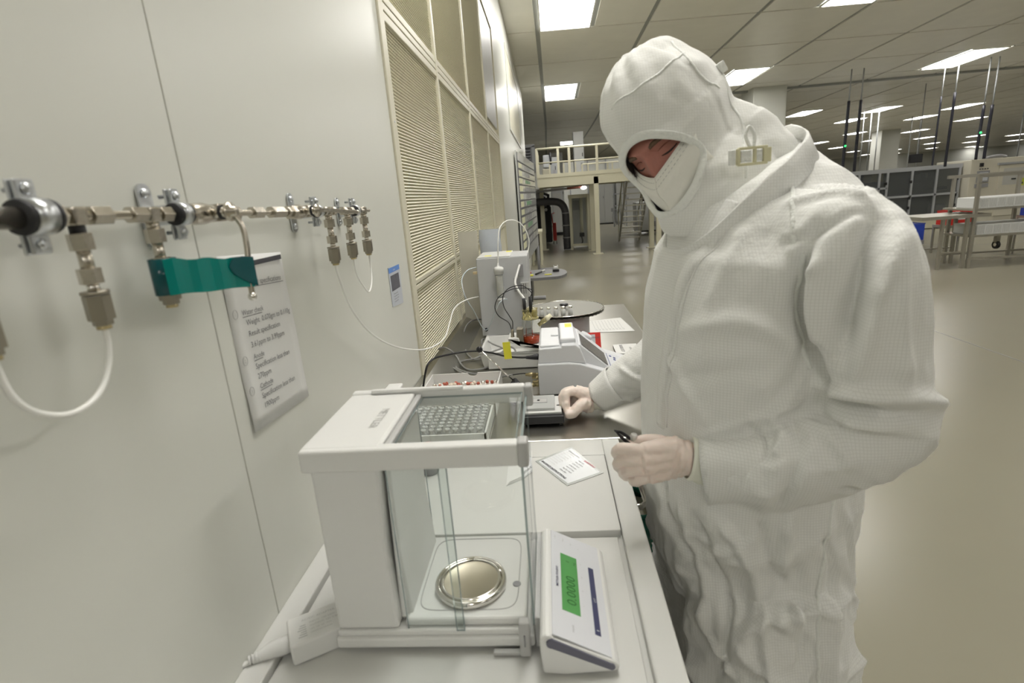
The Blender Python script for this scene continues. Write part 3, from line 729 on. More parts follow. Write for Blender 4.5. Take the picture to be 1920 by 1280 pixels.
for i in range(10):
    for j in range(9):
        o = v0 if k == 0 else v0.copy()
        if k: COL.objects.link(o)
        k += 1; o.location = (-.379+i*.0202, 1.2155+j*.0202, BZ+.0181); tag(o, 'small glass vial, %s from the left, %s row from the front' % (ORD[i], ORD[j]), 'vial', 'glass vials in the white tray')
# white bin / tray behind
t = thing('storage_tray', 'deep white plastic tray left of the titrator, under the stirrer', 'tray', (-.16, 1.98, BZ))
def openbox(x0, x1, y0, y1, h, m, t, th=.004, fl=.012):
    a = [(x0+fl, y0+fl), (x1-fl, y0+fl), (x1-fl, y1-fl), (x0+fl, y1-fl)]; b = [(x0, y0), (x1, y0), (x1, y1), (x0, y1)]
    q = MB(); q.add([(*p, BZ+.001) for p in a]+[(*p, BZ+h) for p in b]+[(p[0]+(th if i in (0, 3) else -th), p[1]+(th if i < 2 else -th), BZ+h) for i, p in enumerate(b)]+[(p[0]+(th if i in (0, 3) else -th), p[1]+(th if i < 2 else -th), BZ+.005) for i, p in enumerate(a)],
        [(3, 2, 1, 0)]+[(i, (i+1) % 4, 4+(i+1) % 4, 4+i) for i in range(4)]+[(4+i, 4+(i+1) % 4, 8+(i+1) % 4, 8+i) for i in range(4)]+[(8+i, 8+(i+1) % 4, 12+(i+1) % 4, 12+i) for i in range(4)]+[(12, 13, 14, 15)])
    q.build('tray_body', m, t, bevel=.003)
    q = MB(); q.tube([(x0, y0, BZ+h), (x1, y0, BZ+h), (x1, y1, BZ+h), (x0, y1, BZ+h)], .004, 8, closed=True); q.build('rim', m, t)
openbox(-.275, -.030, 1.86, 2.12, .062, BALW, t)
o = MB().rbox((-.245, 1.857, BZ+.003), (-.060, 1.859, BZ+.052), .001).build('inner_sheet', BALW, t)

# tall dosing unit
t = thing('dosing_unit', 'tall light grey titration housing with a drying tube on its front', 'instrument', (-.21, 2.46, BZ))
MB().rbox((-.325, 2.350, BZ+.004), (-.100, 2.590, 1.354), .004).build('housing', mat('instrument_grey', (.50, .51, .52), .4, 0, .015, 5), t)
MB().rbox((-.320, 2.356, 1.354), (-.175, 2.58, 1.359), .002).build('lid', BALW, t)
for (x, y) in ((-.31, 2.37), (-.31, 2.57), (-.12, 2.37), (-.12, 2.57)): MB().cyl((x, y, BZ), (x, y, BZ+.006), .012, 12).build('foot', RUBBER, t)
q = MB(); q.box((-.29, 2.38, 1.3592), (-.26, 2.41, 1.3596)); q.build('yellow_mark', YEL, t)
q = MB(); q.box((-.205, 2.52, 1.3592), (-.18, 2.57, 1.3596)); q.build('yellow_mark', YEL, t)
MB().rbox((-.165, 2.342, 1.20), (-.140, 2.350, 1.26), .002).build('bracket', MIDG, t)
MB().rbox((-.142, 2.340, 1.265), (-.120, 2.350, 1.320), .002).build('control_strip', MIDG, t)
MB().rbox((-.135, 2.335, 1.03), (-.100, 2.350, 1.24), .002).build('side_rail', GREYP, t)
for k in range(3): MB().box((-.1345+.010*k, 2.3335, 1.19), (-.1325+.010*k, 2.335, 1.235)).build('slot', DARK, t)
MB().cyl((-.305, 2.348, 1.035), (-.305, 2.340, 1.035), .008, 12).build('port', BLACK, t)
MB().rbox((-.345, 2.355, 1.286), (-.325, 2.372, 1.297), .002).build('hose_plug', mat('tan_plastic', (.60, .48, .30), .45, 0, .05, 9), t)
# drying tube (glass column with white cap)
t = thing('drying_tube', 'clear drying column with white screw cap standing against the dosing unit', 'tube', (-.232, 2.322, 1.19))
cx, cy = -.226, 2.322
MB().lathe((cx, cy, 1.175), [(.014, 0), (.0165, .004), (.0165, .115), (.0155, .118)], (0, 0, 1), 24).build('glass_body', mat('tube_glass', (.9, .93, .93), .06, 0, .01, 5, trans=.8, ior=1.2), t)
MB().lathe((cx, cy, 1.190), [(.012, 0), (.0125, .002), (.0125, .085), (.012, .087)], (0, 0, 1), 18).build('desiccant', mat('desiccant', (.72, .70, .64), .7, 0, .15, 120, .4, 200), t)
MB().lathe((cx, cy, 1.285), [(.0195, 0), (.0200, .012), (.0215, .013), (.0215, .026), (.016, .031), (.006, .034), (.004, .042), (.003, .048)], (0, 0, 1), 28).build('screw_cap', WHITEP, t)
MB().lathe((cx, cy, 1.168), [(.010, 0), (.0185, .003), (.0185, .012)], (0, 0, 1), 24).build('bottom_cap', WHITEP, t)
MB().rbox((cx-.018, cy+.014, 1.205), (cx+.018, 2.350, 1.225), .002).build('holder_clip', GREYP, t)
tubing('flexible_tube', [(cx, cy, 1.330), (-0.2183, 2.3300, 1.4300), (-0.2063, 2.3500, 1.4843), (-0.1735, 2.4000, 1.5067), (-0.1323, 2.4500, 1.4946), (-0.1028, 2.4800, 1.4531), (-0.0922, 2.5000, 1.4029), (-0.1000, 2.5000, 1.3596), (-0.1140, 2.4400, 1.3377)], .0026, 'arched white tube rising from the drying column cap')
tubing('flexible_tube', [(-0.3275, 2.3600, 1.3164), (-0.3598, 2.3000, 1.3125), (-0.3770, 2.2400, 1.2810), (-0.3635, 2.2000, 1.2188), (-0.3409, 2.2500, 1.1452), (-.305, 2.335, 1.035), (-0.2253, 2.2000, 1.1761), (-0.1944, 2.2500, 1.1874)], .0022, 'thin bluish tube drooping from the tan plug across the dosing unit', mat('clear_tubing', (.55, .62, .66), .25, 0, .03, 9))
tubing('flexible_tube', [(-0.1343, 2.3300, 1.3167), (-0.1457, 2.2800, 1.2828), (-0.1530, 2.2500, 1.2536), (-0.1387, 2.2000, 1.2271), (-0.1172, 2.1000, 1.2195), (-0.1034, 2.0500, 1.2068)], .0048, 'thick white hose curving down to the titration cell', WHITEP)
# metal foil sheet & plastic bag by the wall
t = thing('metal_screen', 'upright sheet of dull metal leaning between the louvers and the dosing unit', 'panel', (-.39, 2.62, BZ))
q = MB(); q.prism([(-.436, 2.60), (-.345, 2.62), (-.345, 2.6225), (-.436, 2.6025)], 'z', 1.0, 1.462); q.build('sheet', mat('dull_sheet_metal', (.60, .58, .50), .35, .5, .10, 6), t)
t = thing('plastic_bag', 'clear bluish plastic bag standing beside the metal sheet', 'bag', (-.29, 2.66, BZ))
q = MB(); rings = []
for k in range(12):
    z = BZ+.001+.459*k/11; row = []
    for j in range(20):
        an = j*PI/10; r = 1+.10*math.sin(5*an+z*30)*(.3+.7*k/11)
        row.append(V((-.288+.052*math.cos(an)*r, 2.670+.022*math.sin(an)*r, z)))
    rings.append(row)
q.ring(rings, False, True); q.build('bag_film', mat('bag_film', (.55, .60, .68), .12, 0, .05, 9, alpha=.62), t)

# magnetic stirrer carrying the titration cell
t = thing('stirrer_stand', 'white sloped stirrer base with a brass connector, carrying the amber cell', 'stirrer', (-.08, 1.80, BZ))
q = MB(); q.prism([(-.166, 1.118), (-.166, 1.106), (-.157, 1.099), (.02, 1.063), (.02, 1.0015), (.10, 1.0015), (.10, 1.088), (-.12, 1.088), (-.128, 1.118)], 'y', 1.845, 1.93)
q.build('base', WHITEP, t, bevel=.003)
q = MB(); q.lathe((-.150, 1.865, 1.116), [(.007, 0), (.007, .006), (.0055, .008), (.0062, .010), (.0062, .020), (.005, .022), (.005, .030)], (0, 0, 1), 16); q.build('connector', BRASSY, t)
MB().rbox((-.135, 1.850, 1.089), (-.110, 1.885, 1.150), .003).build('electrode_holder', BRASSY, t)
YG = mat('amber_glass', (.72, .66, .36), .06, 0, .03, 9, trans=.7, ior=1.3)
t = thing('titration_cell', 'glass titration cell holding dark red liquid, with stoppered necks', 'vessel', (-.082, 1.890, 1.09))
cx, cy, cz = -.083, 1.888, 1.0885
MB().lathe((cx, cy, cz), [(.030, 0), (.033, .004), (.033, .075), (.028, .088), (.024, .094)], (0, 0, 1), 28, cap=False).build('glass_body', PANE, t)
MB().lathe((cx, cy, cz), [(.029, .001), (.0315, .005), (.0315, .024), (.001, .024)], (0, 0, 1), 28).build('liquid', mat('red_liquid', (.33, .035, .005), .12, 0, .05, 9), t)
MB().lathe((cx, cy, cz+.0875), [(.030, 0), (.031, .003), (.029, .008), (.020, .010)], (0, 0, 1), 28).build('lid', YG, t)
for k, (dx, dy) in enumerate(((-.018, -.010), (.016, -.012), (-.010, .016), (.018, .014), (0, -.0))):
    MB().lathe((cx+dx, cy+dy, cz+.094), [(.0075, 0), (.0085, .012), (.0085, .024), (.010, .026), (.010, .030)], (0, 0, 1), 14).build('neck', YG, t)
q = MB(); d = V((.8, 0, .6)); a = V((cx+.028, cy, cz+.062)); q.lathe(a, [(.007, 0), (.0075, .02), (.0095, .021), (.0095, .034)], d, 14); q.build('side_neck', YG, t)
q = MB(); q.lathe(a+d*.034, [(.0098, 0), (.0098, .012), (.008, .013), (.008, .024)], d, 14); q.build('stopper', mat('ivory_plastic', (.78, .74, .55), .45, 0, .03, 9), t)
for dx, hh in ((-.018, .045), (.004, .050)):
    MB().cyl((cx+dx, cy-.008, cz+.115), (cx+dx, cy-.008, cz+.120+hh), .0062, 12).build('electrode_head', BLACK, t)
    MB().cyl((cx+dx, cy-.008, cz+.022), (cx+dx, cy-.008, cz+.115), .0016, 8).build('electrode_rod', CHROME, t)
for i, (pts, lab) in enumerate((([(cx+.004, cy-.008, cz+.165), (-0.0695, 1.8800, 1.2782), (-0.0919, 1.8500, 1.2942), (-0.1363, 1.8200, 1.2984), (-0.1804, 1.8000, 1.2789), (-0.1979, 1.8000, 1.2447), (-0.1898, 1.8200, 1.2079), (-0.1606, 1.8500, 1.1762), (-.152, 1.865, 1.146)], 'dark lead looping left from the cell electrode to the brass connector'),
      ([(cx+.002, cy-.004, cz+.165), (-0.0744, 1.9000, 1.2692), (-0.1059, 1.8800, 1.2996), (-0.1500, 1.8800, 1.2929), (-0.1750, 1.8800, 1.2657), (-0.1742, 1.8800, 1.2269), (-0.1576, 1.8800, 1.1926), (-0.1469, 1.8700, 1.1726), (-.148, 1.866, 1.146)], 'second dark lead from the electrode, crossing in front of the dosing unit'))):
    tubing('electrode_lead', pts, .0016, lab, RUBBER, 'cable')

# sample changer: drum with a round plate and five vials
t = thing('sample_carousel', 'round sample changer, scalloped metal disc on a pale grey drum', 'carousel', (.045, 2.13, BZ))
cx, cy = .045, 2.150
MB().lathe((cx, cy, BZ), [(.098, 0), (.100, .003), (.100, .128), (.098, .130)], (0, 0, 1), 56).build('drum', mat('drum_grey', (.43, .42, .42), .4, 0, .015, 5), t)
R0 = .163
def scal(z0, z1, rr, depth, nm, m, n=46):
    pts = []
    for k in range(n*4):
        an = 2*PI*k/(n*4); r = rr-depth*(1 if k % 4 in (1, 2) else 0); pts.append((cx+r*math.cos(an), cy+r*math.sin(an)))
    q = MB(); q.prism(pts, 'z', z0, z1); return q.build(nm, m, t)
DISC = mat('disc_metal', (.235, .23, .20), .5, .55, .04, 9)
scal(1.150, 1.1525, R0, .008, 'upper_disc', DISC); scal(1.139, 1.1415, R0-.003, .008, 'lower_disc', DISC)
scal(1.1522, 1.1532, R0+.001, .009, 'scalloped_edge', CHROME) if 0 else None
MB().tube([(cx+(R0-.0015)*math.cos(2*PI*k/72), cy+(R0-.0015)*math.sin(2*PI*k/72), 1.1525) for k in range(72)], .0014, 6, closed=True).build('bright_edge', CHROME, t)
MB().lathe((cx, cy, 1.130), [(.05, 0), (.05, .020)], (0, 0, 1), 24).build('spacer', DARK, t)
MB().lathe((cx, cy, 1.1525), [(.006, 0), (.006, .008), (.016, .010), (.018, .014), (.017, .018), (.012, .020)], (0, 0, 1), 8).build('centre_knob', BLACK, t)
q = MB()
q.lathe((0, 0, 0), [(.0085, 0), (.009, .001), (.009, .020), (.006, .024)], (0, 0, 1), 14); vb = None
s0_ = thing('carousel_vial', '', 'vial', (0, 0, 0), 0, 'crimped vials on the carousel'); b_ = q.build('glass', VG, s0_)
MB().lathe((0, 0, .024), [(.0068, 0), (.007, .001), (.007, .0075), (.006, .0085)], (0, 0, 1), 12).build('cap', CAPM[0], s0_)
f_ = MB().lathe((0, 0, .001), [(.0075, 0), (.0075, .012), (.001, .012)], (0, 0, 1), 12).build('contents', MIDG, s0_)
VL = ['leftmost of the five vials along the front of the round metal disc', 'second from left of the five vials on the round metal disc', 'middle one of the five vials on the round metal disc', 'fourth from left of the vials on the disc, before the black knob', 'rightmost of the five vials on the round metal disc']
kk = kids(s0_)
for k in range(5):
    o = s0_ if k == 0 else dup(s0_, None, kk)
    o.location = (-.045+.0265*k*1.05, 2.032-.006*math.sin(k/4*PI), 1.1525); o['label'] = VL[k]

# titrator
t = thing('coulometric_titrator', 'white titrator console with grey sloping screen and blue keypad', 'instrument', (.10, 1.69, BZ))
TIT = mat('titrator_white', (.66, .67, .69), .4, 0, .01, 6)
lo = [(-.056, 1.004), (-.056, 1.104), (.040, 1.104), (.075, 1.099), (.270, 1.028), (.296, 1.016), (.300, 1.004)]
q = MB(); q.prism(lo, 'y', 1.563, 1.835); q.build('lower_body', TIT, t, bevel=.004)
up = [(-.054, 1.104), (-.050, 1.156), (.018, 1.158), (.022, 1.168), (.060, 1.168), (.072, 1.158), (.080, 1.147), (.165, 1.067), (.075, 1.0995)]
q = MB(); q.prism([(-.054, 1.1035), (-.050, 1.150), (.018, 1.152), (.020, 1.158), (.062, 1.158), (.075, 1.146), (.092, 1.096), (.075, 1.099), (.04, 1.1035)], 'y', 1.572, 1.826); q.build('upper_body', TIT, t, bevel=.004)
q = MB(); q.rbox((.016, 1.600, 1.155), (.064, 1.815, 1.172), .005, 3); q.build('raised_cover', TIT, t)
q = MB(); q.rbox((-.046, 1.585, 1.150), (.014, 1.815, 1.1575), .003); q.build('top_lid', TIT, t)
MB().rbox((-.012, 1.69, 1.157), (.012, 1.705, 1.162), .002).build('latch', TIT, t)
q = MB(); q.prism([(.070, 1.096), (.0715, 1.152), (.0765, 1.152), (.172, 1.066), (.168, 1.060)], 'y', 1.592, 1.800); q.build('screen_wedge', TIT, t, bevel=.002)
q = MB(); a = V((.0805, 0, 1.1500)); b = V((.160, 0, 1.0784)); n_ = V((.67, 0, .74))
q.add([(p+n_*hh).to_tuple() for hh in (.0, .0012) for p in (a+V((0, 1.602, 0)), b+V((0, 1.602, 0)), b+V((0, 1.735, 0)), a+V((0, 1.735, 0)))], [(0, 1, 2, 3), (7, 6, 5, 4), (0, 4, 5, 1), (1, 5, 6, 2), (2, 6, 7, 3), (3, 7, 4, 0)])
q.build('screen', mat('dim_screen', (.14, .135, .125), .25, 0, .1, 9), t)
q = MB(); q.lathe((.105, 1.800, 1.120), [(.020, 0), (.020, .010), (.017, .013)], (.55, 0, .83), 20); q.build('printer_bump', TIT, t)
# keypad on the sloping front
ka = V((.170, 0, 1.0665)); kd = V((.195, 0, -.071)).normalized(); kn = V((.34, 0, .94)).normalized()
def KP(u, y, h): p = ka+kd*u+kn*h; return (p.x, y, p.z)
def kplate(u0, u1, y0, y1, nm, m, h0, h1):
    q = MB(); c = [(u0, y0), (u1, y0), (u1, y1), (u0, y1)]
    q.add([KP(u, y, h0) for u, y in c]+[KP(u, y, h1) for u, y in c], [(0, 3, 2, 1), (4, 5, 6, 7), (0, 1, 5, 4), (1, 2, 6, 5), (2, 3, 7, 6), (3, 0, 4, 7)]); return q.build(nm, m, t)
KB = mat('key_blue', (.05, .07, .25), .4, 0, .1, 9)
kplate(.0, .080, 1.600, 1.770, 'keypad_border', KB, -.002, .0012); kplate(.002, .078, 1.6035, 1.7665, 'keypad', mat('keypad_face', (.62, .63, .66), .4, 0, .02, 9), .0, .0018)
for r_, rowy in enumerate((1.612, 1.624, 1.636)):
    for c_ in range(4): kplate(.030+.011*c_, .038+.011*c_, rowy, rowy+.008, 'key', KB, .001, .0034)
for (uu, yy) in ((.008, 1.735), (.022, 1.728), (.020, 1.705), (.055, 1.690), (.056, 1.728), (.058, 1.742), (.064, 1.705), (.066, 1.69), (.066, 1.675), (.040, 1.675)): kplate(uu, uu+.007, yy, yy+.010, 'key', KB, .001, .0034)
MB().box((.036, 1.745, 1.1722), (.058, 1.795, 1.1726)).build('yellow_label', YEL, t)
text('label_text', 'CAL', .010, (.039, 1.765, 1.1728), (1, 0, 0), (0, 1, 0), INK, t)
for zz in (1.050, 1.026):
    for yy in (1.60, 1.63):
        MB().lathe((-.056, yy, zz), [(.006, 0), (.006, .010), (.0045, .011), (.0045, .022)], (-1, 0, 0), 12).build('socket', mat('brass', (.5, .42, .24)), t)
# cables in front of the bench wall
tubing('mains_cable', [(-.058, 1.61, 1.122), (-0.0692, 1.6000, 1.1200), (-0.1039, 1.6200, 1.1123), (-0.1580, 1.6600, 1.1068), (-0.2165, 1.7200, 1.1050), (-0.2747, 1.7500, 1.1052), (-0.3247, 1.7200, 1.1111), (-0.3715, 1.6800, 1.1145), (-0.3952, 1.6400, 1.1170), (-0.4039, 1.5800, 1.1098), (-.43, 1.60, 1.03)], .0032, 'black mains cable plugged into the titrator and running to the wall', RUBBER, 'cable')
q = MB(); q.tube([(-0.0461, 1.6000, 1.1170), (-0.0626, 1.6000, 1.1179), (-0.0793, 1.6000, 1.1171), (-0.0926, 1.6000, 1.1178)], [.0095, .009, .006, .0045], 12); tag(q.build('mains_plug', RUBBER), 'black moulded plug pushed into the left side of the titrator', 'plug')
o = MB().cbox((-0.1529, 1.6400, 1.1321), (.024, .0015, .056), Matrix.Rotation(-.05, 3, 'Y')).build('yellow_flag', YEL); tag(o, 'yellow tape flag folded over the black mains cable', 'label')
tubing('grey_cable', [(-.44, 1.66, 1.035), (-0.4827, 1.9738, 1.0300), (-0.4513, 2.0186, 1.0500), (-0.4116, 1.9879, 1.0500), (-0.3854, 1.9889, 1.0200), (-0.3547, 1.9180, 1.0060), (-0.3177, 1.8570, 1.0050), (-0.2689, 1.8615, 1.0050), (-0.2233, 1.9020, 1.0060), (-0.1766, 1.9553, 1.0100), (-0.1540, 2.0038, 1.0200), (-0.1814, 2.0504, 1.0300), (-0.2544, 2.0230, 1.0200), (-0.3157, 1.9935, 1.0060), (-0.3697, 1.9611, 1.0060), (-0.3692, 1.8814, 1.0060), (-0.3119, 1.8163, 1.0060), (-0.2599, 1.7844, 1.0060), (-0.2180, 1.7436, 1.0060), (-0.1490, 1.7021, 1.0300)], .0036, 'grey cable lying in a loose coil on the steel bench', CABG, 'cable')
tubing('grey_cable', [(-0.3515, 2.5926, 1.0300), (-0.3880, 2.4802, 1.0500), (-0.4067, 2.4070, 1.0400), (-0.4060, 2.3067, 1.0200), (-0.3830, 2.1758, 1.0060), (-0.3492, 2.0508, 1.0060), (-0.3064, 1.9712, 1.0080), (-0.2338, 1.9279, 1.0300), (-0.1966, 1.9804, 1.0400), (-0.2420, 2.0307, 1.0500), (-0.2875, 2.1138, 1.0500), (-0.2948, 2.0819, 1.0500), (-0.2849, 2.0671, 1.0200)], .0034, 'pale grey cable hanging behind the bench and curling beside the black ball', CABG, 'cable')
tubing('grey_cable', [(-.445, 1.58, 1.03), (-0.4590, 1.9002, 1.0300), (-0.4254, 1.8943, 1.0300), (-0.3790, 1.8707, 1.0100), (-0.3162, 1.7814, 1.0100), (-0.2602, 1.7110, 1.0100)], .0036, 'short grey cable running from the wall toward the cap tray', CABG, 'cable')
tubing('signal_cable', [(-0.0717, 1.6844, 1.0300), (-0.1043, 1.7062, 1.0300), (-0.1424, 1.7305, 1.0200), (-0.1909, 1.7507, 1.0060), (-0.2373, 1.7494, 1.0050)], .0018, 'thin black signal lead entering the titrator low down', RUBBER, 'cable')
for k, zz in enumerate((704, 719)):
    pass
for (p_, lab) in (((-0.0897, 1.6000, 1.0615), 'upper brass coaxial connector on the titrator side'), ((-0.0887, 1.6000, 1.0259), 'lower brass coaxial connector on the titrator side')):
    q = MB(); q.lathe(V(p_)+V((-.008, 0, 0)), [(.004, 0), (.004, .008), (.0062, .009), (.0062, .024), (.005, .025), (.005, .034)], (1, 0, 0), 14); tag(q.build('coaxial_connector', mat('brass', (.5, .42, .24))), lab, 'connector')
# rod with black ball (glass spatula in a holder)
t = thing('ball_handled_rod', 'slim steel rod with a glossy black ball on its raised end', 'rod', (-.12, 1.50, BZ))
A = V((-0.2209, 1.5000, 1.1799)); B = V((-0.1252, 1.5200, 1.0669))
MB().ball(A, .0098, 18).build('ball', mat('gloss_black', (.01, .01, .012), .12, 0, .1, 9), t)
MB().cyl(A, B, .0024, 10).build('rod', CHROME, t)
q = MB(); q.lathe(B+V((0, 0, -.0)), [(.004, .012), (.019, -.008), (.021, -.030), (.020, BZ+.001-B.z)], (0, 0, 1), 4, sm=False); q.build('holder', BLACK, t)

# black fixture under the right hand
t = thing('cell_fixture', 'black and white sample fixture with a clear plate, touched by the right hand', 'fixture', (-.04, 1.40, BZ))
MB().rbox((-.094, 1.335, BZ+.008), (.014, 1.492, BZ+.030), .002).build('base', BLACK, t)
for (x, y) in ((-.085, 1.345), (.004, 1.345), (-.085, 1.48), (.004, 1.48)): MB().cyl((x, y, BZ), (x, y, BZ+.009), .006, 10).build('foot', RUBBER, t)
MB().rbox((-.090, 1.350, BZ+.030), (.008, 1.470, BZ+.036), .001).build('white_plate', WHITEP, t)
MB().rbox((-.086, 1.362, BZ+.036), (-.010, 1.460, BZ+.044), .0015).build('clear_plate', mat('grey_acrylic', (.45, .46, .45), .15, 0, .03, 9), t)
MB().rbox((-.080, 1.400, BZ+.044), (-.030, 1.432, BZ+.0445), .0002).build('slot_frame', MIDG, t)
MB().rbox((-.078, 1.403, BZ+.0445), (-.032, 1.429, BZ+.045), .0002).build('window', GREYP, t)
MB().ball((-.055, 1.416, BZ+.046), .004, 10, (1, .7, .5)).build('screw', BLACK, t)
MB().ball((-.001, 1.395, BZ+.037), .0035, 10, (1.4, .8, .4)).build('screw', BLACK, t)
MB().rbox((-.094, 1.335, BZ+.030), (-.086, 1.352, BZ+.042), .001).build('hinge', BLACK, t)

# papers, red stand, notebook
def sheet(name, pts, z, label, m=PAPER, th=.0006, cat='paper'):
    q = MB(); q.add([(x, y, z) for x, y in pts]+[(x, y, z+th) for x, y in pts], [(3, 2, 1, 0), (4, 5, 6, 7), (0, 1, 5, 4), (1, 2, 6, 5), (2, 3, 7, 6), (3, 0, 4, 7)])
    t = thing(name, label, cat, (sum(p[0] for p in pts)/4, sum(p[1] for p in pts)/4, z)); q.build('sheet', m, t); return t
t = sheet('printed_form', [(.150, 2.315), (.351, 2.300), (.324, 2.572), (.157, 2.535)], BZ+.001, 'white printed form lying on the bench behind the red stand')
q = MB()
for k in range(9):
    x = .185+.015*k; q.add([(x, 2.34, BZ+.0018), (x+.002, 2.34, BZ+.0018), (x-.004+.002, 2.53, BZ+.0018), (x-.004, 2.53, BZ+.0018)], [(0, 1, 2, 3)])
    q.add([(x+.005, 2.34, BZ+.0018), (x+.008, 2.34, BZ+.0018), (x+.007, 2.37, BZ+.0018), (x+.004, 2.37, BZ+.0018)], [(0, 1, 2, 3)])
q.build('ruled_lines', GREYP, t, stuff=True)
t = thing('red_sign_stand', 'red tent-shaped sign with grey card behind the titrator', 'sign', (.13, 1.93, BZ))
q = MB(); q.prism([(1.905, 1.001), (1.95, 1.094), (1.956, 1.094), (1.995, 1.001), (1.99, 1.001), (1.953, 1.085), (1.911, 1.001)], 'x', .04, .170); q.build('stand', RED, t)
q = MB(); q.add([(.046, 1.9025, 1.004), (.150, 1.9025, 1.004), (.150, 1.946, 1.089), (.046, 1.946, 1.089)], [(0, 1, 2, 3)]); o = q.build('card', mat('grey_card', (.50, .52, .54), .5, 0, .02, 9), t)
text('printed_text', 'Work Instructions', .012, (.075, 1.9385, 1.076), (1, 0, 0), (0, .46, .89), INK, t)
t = thing('notebook', 'small white notebook with printed cover beside the keypad', 'notebook', (.275, 2.00, BZ))
MB().rbox((.228, 1.945, BZ), (.318, 2.070, BZ+.008), .001).build('pages', PAPER, t)
MB().rbox((.227, 1.944, BZ+.008), (.319, 2.071, BZ+.010), .0006).build('cover', WHITEP, t)
text('printed_text', 'LOG BOOK', .018, (.262, 1.965, BZ+.0106), (0, 1, 0), (-1, 0, 0), INK, t); text('printed_text', 'Titration', .016, (.292, 1.965, BZ+.0106), (0, 1, 0), (-1, 0, 0), INK, t)
q = MB(); q.lathe((.335, 2.0, BZ), [(.012, 0), (.012, .004), (.008, .006), (.008, .012)], (0, 0, 1), 16); tag(q.build('brass_weight', mat('brass', (.5, .42, .24))), 'small brass weight at the corner of the notebook', 'weight')
t = sheet('paper_slip', [(.245, 1.80), (.36, 1.80), (.345, 1.93), (.24, 1.925)], BZ+.001, 'plain white paper slip half hidden by the right sleeve')

# laminated card and stack on the cabinet
t = thing('laminated_card', 'laminated instruction card lying askew on the white cabinet top', 'card', (.015, 1.115, 1.0))
C4 = [V((-.061, 1.142, 1.0004)), V((.026, 1.209, 1.0004)), V((.091, 1.076, 1.0004)), V((.010, 1.027, 1.0004))]
def inset(c4, d, z): c = sum(c4, V())/4; return [V((c.x+(p.x-c.x)*(1-d), c.y+(p.y-c.y)*(1-d), z)) for p in c4]
q = MB(); q.add(C4+[p+V((0, 0, .0008)) for p in C4], [(3, 2, 1, 0), (4, 5, 6, 7), (0, 1, 5, 4), (1, 2, 6, 5), (2, 3, 7, 6), (3, 0, 4, 7)]); q.build('laminate_border', mat('laminate_edge', (.42, .44, .42), .2, 0, .02, 9), t)
q = MB(); I = inset(C4, .10, 1.0014); q.add(I, [(0, 1, 2, 3)]); q.build('card_face', mat('card_white', (.70, .72, .74), .25, 0, .02, 9), t)
ex = (C4[0]-C4[3]).normalized(); ey = (C4[1]-C4[0]).normalized()     # reading: from the far right edge down
rx_ = (C4[3]-C4[0]).normalized(); ry_ = (C4[1]-C4[0]).normalized()
def cp(u, v): return C4[0]+(C4[3]-C4[0])*u+(C4[1]-C4[0])*v+V((0, 0, .0012))
text('printed_text', 'WARNING', .0085, cp(.56, .82)+V((0, 0, .0004)), rx_, ry_, mat('ink_red', (.6, .04, .05), .6, 0, .05, 9), t)
for k, s_ in enumerate(('Calibration check', 'daily use', 'tare before', 'close door', 'sample pan', 'record mass', 'log the result', 'clean after')):
    text('printed_text', s_, .0062, cp(.50 if k else .10, .82-.085*k)+V((0, 0, .0004)), rx_, ry_, INK, t)
for k in range(8): text('printed_text', 'notes on handling', .0048, cp(.08, .76-.075*k)+V((0, 0, .0004)), rx_, ry_, GREYP, t)
text('printed_text', 'BALANCE INSTRUCTIONS', .0085, cp(.08, .09)+V((0, 0, .0004)), rx_, ry_, INK, t, bold=.0002)
for k in range(4):
    t = sheet('card_stack', [(-.122+.002*k, 1.035+.003*k), (-.068, 1.078+.002*k), (-.072+.001*k, 1.190), (-.125, 1.172)], 1.0004+.0012*k, 'white card in the small stack behind the glass corner of the balance, %s' % ('bottom one', 'second from bottom', 'third from bottom', 'top one')[k], WHITEP, .0010, 'card')
t = thing('red_lidded_jar', 'small dark jar with a dull red lid behind the balance housing', 'jar', (-.31, 1.12, 1.0))
MB().lathe((-.305, 1.11, 1.0), [(.019, 0), (.021, .003), (.021, .050), (.017, .056)], (0, 0, 1), 24).build('jar_body', MIDG, t)
MB().lathe((-.305, 1.11, 1.056), [(.019, 0), (.019, .012), (.017, .014)], (0, 0, 1), 24).build('lid', mat('dull_red', (.35, .12, .11), .5, 0, .05, 9), t)

# bin beside the bench
t = thing('waste_bin', 'bin lined with a green bag between the cabinet and the person', 'bin', (.195, 1.385, 0))
BX, BY, BH = .190, 1.395, .70
MB().lathe((BX, BY, 0), [(.085, 0), (.092, .01), (.080, BH)], (0, 0, 1), 28).build('bin_body', mat('bin_cream', (.62, .61, .52), .4, 0, .03, 5), t)
rings = []
for k in range(7):
    row = []
    for j in range(32):
        an = 2*PI*j/32; r = .0825+.0022*math.sin(9*an+k)+.006*math.sin(k/6*PI); row.append(V((BX+r*math.cos(an), BY+r*math.sin(an), BH-.12+.14*k/6)))
    rings.append(row)
q = MB(); q.ring(rings, False, True); q.build('bag', mat('green_bag', (.01, .13, .09), .25, 0, .15, 20), t)
q = MB(); q.tube([V((BX+(.0765+.003*math.sin(11*an))*math.cos(an), BY+(.0765+.003*math.sin(11*an))*math.sin(an), BH+.022+.003*math.sin(7*an))) for an in [2*PI*j/40 for j in range(40)]], .009, 8, closed=True); q.build('bag_roll', MATS['green_bag'], t)

t = thing('white_container', 'small plain white container in the wall corner, peeping out above the balance', 'container', (-.432, 1.33, BZ))
MB().rbox((-.4535, 1.300, BZ), (-.415, 1.345, BZ+.128), .006, 3).build('body', BALW, t); MB().rbox((-.4540, 1.298, BZ+.128), (-.413, 1.347, BZ+.142), .005, 3).build('lid', BALW, t)


